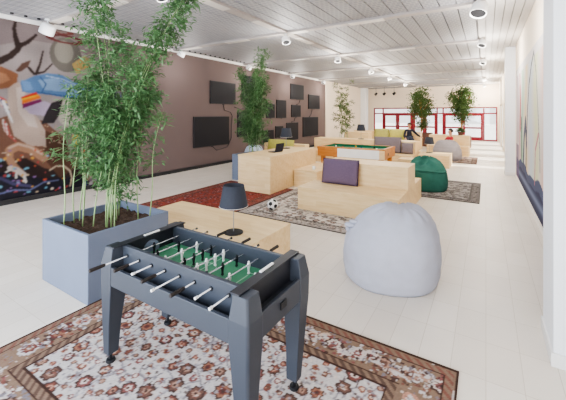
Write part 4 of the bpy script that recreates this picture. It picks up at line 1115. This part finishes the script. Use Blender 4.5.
# ------------------------------------------------------------------ people
def skin_mesh(name, verts, edges, radii, m, parent, root=0, sub=2):
    me = bpy.data.meshes.new(name); me.from_pydata(verts, edges, []); me.materials.append(m)
    o = bpy.data.objects.new(name, me); COL.objects.link(o); o.parent = parent
    sk = o.modifiers.new('skin', 'SKIN'); sk.use_smooth_shade = True; sk.branch_smoothing = .6
    for i, r in enumerate(radii):
        s = me.skin_vertices[0].data[i]; s.radius = (r, r) if not isinstance(r, tuple) else r; s.use_root = (i == root)
    ss = o.modifiers.new('sub', 'SUBSURF'); ss.levels = sub; ss.render_levels = sub
    return o
def chain(parts):
    V, E, R, idx = [], [], [], {}
    for nm, par, co, r in parts:
        idx[nm] = len(V); V.append(co); R.append(r)
        if par is not None: E.append((idx[par], idx[nm]))
    return V, E, R
def person(label, loc, rz, top, legs_m, seat, lean, arm_out, hair_len=0.0):
    """seated figure facing -Y locally; origin on the floor under the hips"""
    t = thing('person', label, 'person', loc, rz, group=None)
    hz = seat+.15; ly = lean
    ch = (0, ly*.5, hz+.30); nk = (0, ly*.95, hz+.50); hd = (0, ly*.95-.02, hz+.66)
    body = [('pel', None, (0, 0, hz), .13), ('wa', 'pel', (0, ly*.2, hz+.14), .115), ('ch', 'wa', ch, .14), ('nb', 'ch', (0, ly*.85, hz+.44), .08), ('nk', 'nb', nk, .052),
            ('h1', 'nk', (0, hd[1]+.005, hd[2]-.06), .07), ('h2', 'h1', (0, hd[1], hd[2]+.02), .092), ('h3', 'h2', (0, hd[1]+.01, hd[2]+.085), .06)]
    hands = {}
    for s, tg in ((-1, arm_out[0]), (1, arm_out[1])):
        sh = (s*.17, ly*.8, hz+.41); el = tuple((Vector(sh)+Vector(tg))/2+Vector((s*.07, .03, -.10)))
        n = 'L' if s < 0 else 'R'
        d = (Vector(tg)-Vector(el)).normalized()
        body += [('s'+n, 'nb', sh, .058), ('e'+n, 's'+n, el, .042), ('w'+n, 'e'+n, tg, .028), ('p'+n, 'w'+n, tuple(Vector(tg)+d*.045), .033), ('q'+n, 'p'+n, tuple(Vector(tg)+d*.085), .034)]
        hands[n] = (Vector(tg), d, s, sh, el)
        kn = (s*.13, -.46, seat+.10); an = (s*.12, -.50, .09)
        body += [('hp'+n, 'pel', (s*.09, -.03, hz-.01), .10), ('k'+n, 'hp'+n, kn, .062), ('c'+n, 'k'+n, (s*.125, -.47, seat*.55), .055), ('a'+n, 'c'+n, an, .038), ('f'+n, 'a'+n, (s*.12, -.60, .05), .035)]
        sd = d.cross(Vector((0, 0, 1))).normalized(); palm = Vector(tg)+d*.085
        for k, (o_, L) in enumerate(((-.026, .072), (-.009, .082), (.009, .077), (.026, .06))):
            a = palm+sd*o_+d*.01; b = a+d*L*.55+Vector((0, 0, -.006)); c = b+d*L*.4+Vector((0, 0, -.02))
            body += [('fa%d' % k+n, 'q'+n, tuple(a), .009), ('fb%d' % k+n, 'fa%d' % k+n, tuple(b), .0085), ('fc%d' % k+n, 'fb%d' % k+n, tuple(c), .0075)]
        th = Vector(tg)+d*.04+sd*(-s)*.03; body += [('ta'+n, 'p'+n, tuple(th), .012), ('tb'+n, 'ta'+n, tuple(th+d*.035+sd*(-s)*.018), .010)]
    b = skin_mesh('body', *chain(body), M['skin'], t)
    # face: brow/nose/mouth, eyes and ears
    H = Vector(hd)
    MB().ball((H.x, H.y-.095, H.z-.005), .016, 10, 6, (.8, 1.1, 1.5)).build('nose', M['skin'], t, smooth=True)
    for s in (-1, 1):
        MB().ball((H.x+s*.032, H.y-.083, H.z+.022), .011, 10, 6).build('eye', M['eye'], t, smooth=True)
        MB().ball((H.x+s*.088, H.y+.005, H.z), .024, 10, 6, (.4, .8, 1.2)).build('ear', M['skin'], t, smooth=True)
    MB().ball((H.x, H.y-.075, H.z-.048), .02, 10, 6, (1.1, .5, .35)).build('mouth', M['lip'], t, smooth=True)
    # hair cap
    bm = bmesh.new(); bmesh.ops.create_uvsphere(bm, u_segments=24, v_segments=16, radius=1)
    kill = [v for v in bm.verts if (v.co.y < -.35 and v.co.z < .35) or (v.co.z < -.45-hair_len)]
    bmesh.ops.delete(bm, geom=kill, context='VERTS')
    for v in bm.verts:
        n = 1+.05*noise.noise(v.co*5); v.co = Vector((H.x+v.co.x*.104*n, H.y+.012+v.co.y*.112*n, H.z+.045+v.co.z*.112*n))
    mb = MB(); mb.bm.free(); mb.bm = bm; mb.build('hair', M['hair'], t, smooth=True)
    # top with sleeves
    top_v = [('pel', None, (0, 0, hz+.0), .145), ('wa', 'pel', (0, ly*.2, hz+.14), .135), ('ch', 'wa', ch, .16), ('nb', 'ch', (0, ly*.85, hz+.435), .095)]
    for n, (w, d, s, sh, el) in hands.items():
        top_v += [('s'+n, 'nb', sh, .072), ('e'+n, 's'+n, el, .055), ('w'+n, 'e'+n, tuple(w-d*.02), .042)]
    skin_mesh('top', *chain(top_v), top, t)
    tr = [('pel', None, (0, 0, hz-.01), .15)]
    for s in (-1, 1):
        n = str(s); tr += [('hp'+n, 'pel', (s*.09, -.03, hz-.01), .115), ('k'+n, 'hp'+n, (s*.13, -.46, seat+.10), .078), ('c'+n, 'k'+n, (s*.125, -.47, seat*.55), .07), ('a'+n, 'c'+n, (s*.12, -.50, .13), .055)]
    skin_mesh('trousers', *chain(tr), legs_m, t)
    for s in (-1, 1):
        MB().ball((s*.12, -.56, .045), .05, 14, 8, (.95, 2.3, .88)).build('shoe', M['shoe'], t, smooth=True)
    return t
person('person in dark navy clothes sitting on the far bench reaching sideways', (-3.37, 17.82, 0.0), math.radians(15), M['navy'], M['jeans'], .44, .06, ((-.22, -.38, .62), (.52, -.25, .70)))
beanbag('beanbag', 'dark grey floor beanbag under the person in the red top', (-1.42, 15.69, TZ), .39, .24, [(0, .85), (.2, 1), (.6, 1), (.85, .85), (1, .5)], M['baggrey'], 12.2, knot=False)
person('person in a red top with black hair sitting behind the grey beanbag', (-1.42, 15.7, TZ), math.radians(-60), M['redcloth'], M['jeans'], .25, .16, ((-.25, -.36, .42), (.25, -.36, .42)))
t = thing('laptop', 'small open white laptop beside the person in navy clothes', 'laptop', (-2.45, 18.55, .90), math.radians(20))

MB().box(-.14, .14, -.1, .1, 0, .016).build('keyboard_base', M['whitep'], t, bevel=.003)
MB().box(-.14, .14, -.005, .005, 0, .2).xf(Matrix.Translation((0, .1, .016)) @ Matrix.Rotation(math.radians(-12), 4, 'X')).build('lid', M['whitep'], t, bevel=.003)
t.location = (-3.05, 18.5, .90)

# ------------------------------------------------------------------ lights
def area(name, loc, rot, sx, sy, power, col):
    l = bpy.data.lights.new(name, 'AREA'); l.shape = 'RECTANGLE'; l.size = sx; l.size_y = sy; l.energy = power; l.color = col
    o = bpy.data.objects.new(name, l); COL.objects.link(o); o.location = loc; o.rotation_euler = rot
    return o
area('window_daylight', (-3.8, YB+0.1, 1.9), (math.radians(90), 0, 0), 8.6, 3.3, 640, (.80, .88, 1.0))
def pt(loc, power, col=(1, .93, .84), rad=.25):
    l = bpy.data.lights.new('fixture_light', 'POINT'); l.energy = power; l.color = col; l.shadow_soft_size = rad
    o = bpy.data.objects.new('fixture_light', l); COL.objects.link(o); o.location = loc
for x, y, a, lb in SP:
    warm = min(1, max(0, (y-3)/14))
    col = (1, .97-.035*warm, .94-.11*warm)
    p = 42+105*warm
    if x < -7: p *= .30
    pt((x+(.35 if x < -7 else 0), y, CEIL-.62), p, col)
sun = bpy.data.lights.new('sun', 'SUN'); sun.energy = 9; sun.angle = math.radians(1.0); sun.color = (1, .94, .84)
so = bpy.data.objects.new('sun', sun); COL.objects.link(so); so.rotation_euler = Vector((-.80, -.10, -.62)).to_track_quat('-Z', 'Y').to_euler()

w = bpy.data.worlds.new('World'); SC.world = w; w.use_nodes = True
nt = w.node_tree; bg = nt.nodes['Background']
tc = nt.nodes.new('ShaderNodeTexCoord'); sp = nt.nodes.new('ShaderNodeSeparateXYZ'); rp = nt.nodes.new('ShaderNodeValToRGB')
nt.links.new(tc.outputs['Generated'], sp.inputs[0]); nt.links.new(sp.outputs['Z'], rp.inputs['Fac'])
rp.color_ramp.elements[0].color = (.95, .94, .93, 1); rp.color_ramp.elements[1].color = (.72, .83, 1, 1)
nt.links.new(rp.outputs['Color'], bg.inputs['Color']); bg.inputs['Strength'].default_value = 1.7

# ------------------------------------------------------------------ camera
cam = bpy.data.cameras.new('camera'); co = bpy.data.objects.new('camera', cam); COL.objects.link(co)
cam.sensor_width = 36; cam.lens = 36*326/566; cam.shift_y = (114-200)/566; cam.clip_start = .05; cam.clip_end = 200
co.location = (0, 0, 1.85); co.rotation_euler = (math.radians(90), 0, TH)
SC.camera = co
SC.view_settings.view_transform = 'AgX'
SC.view_settings.look = 'AgX - Medium High Contrast'
SC.view_settings.exposure = 0.22
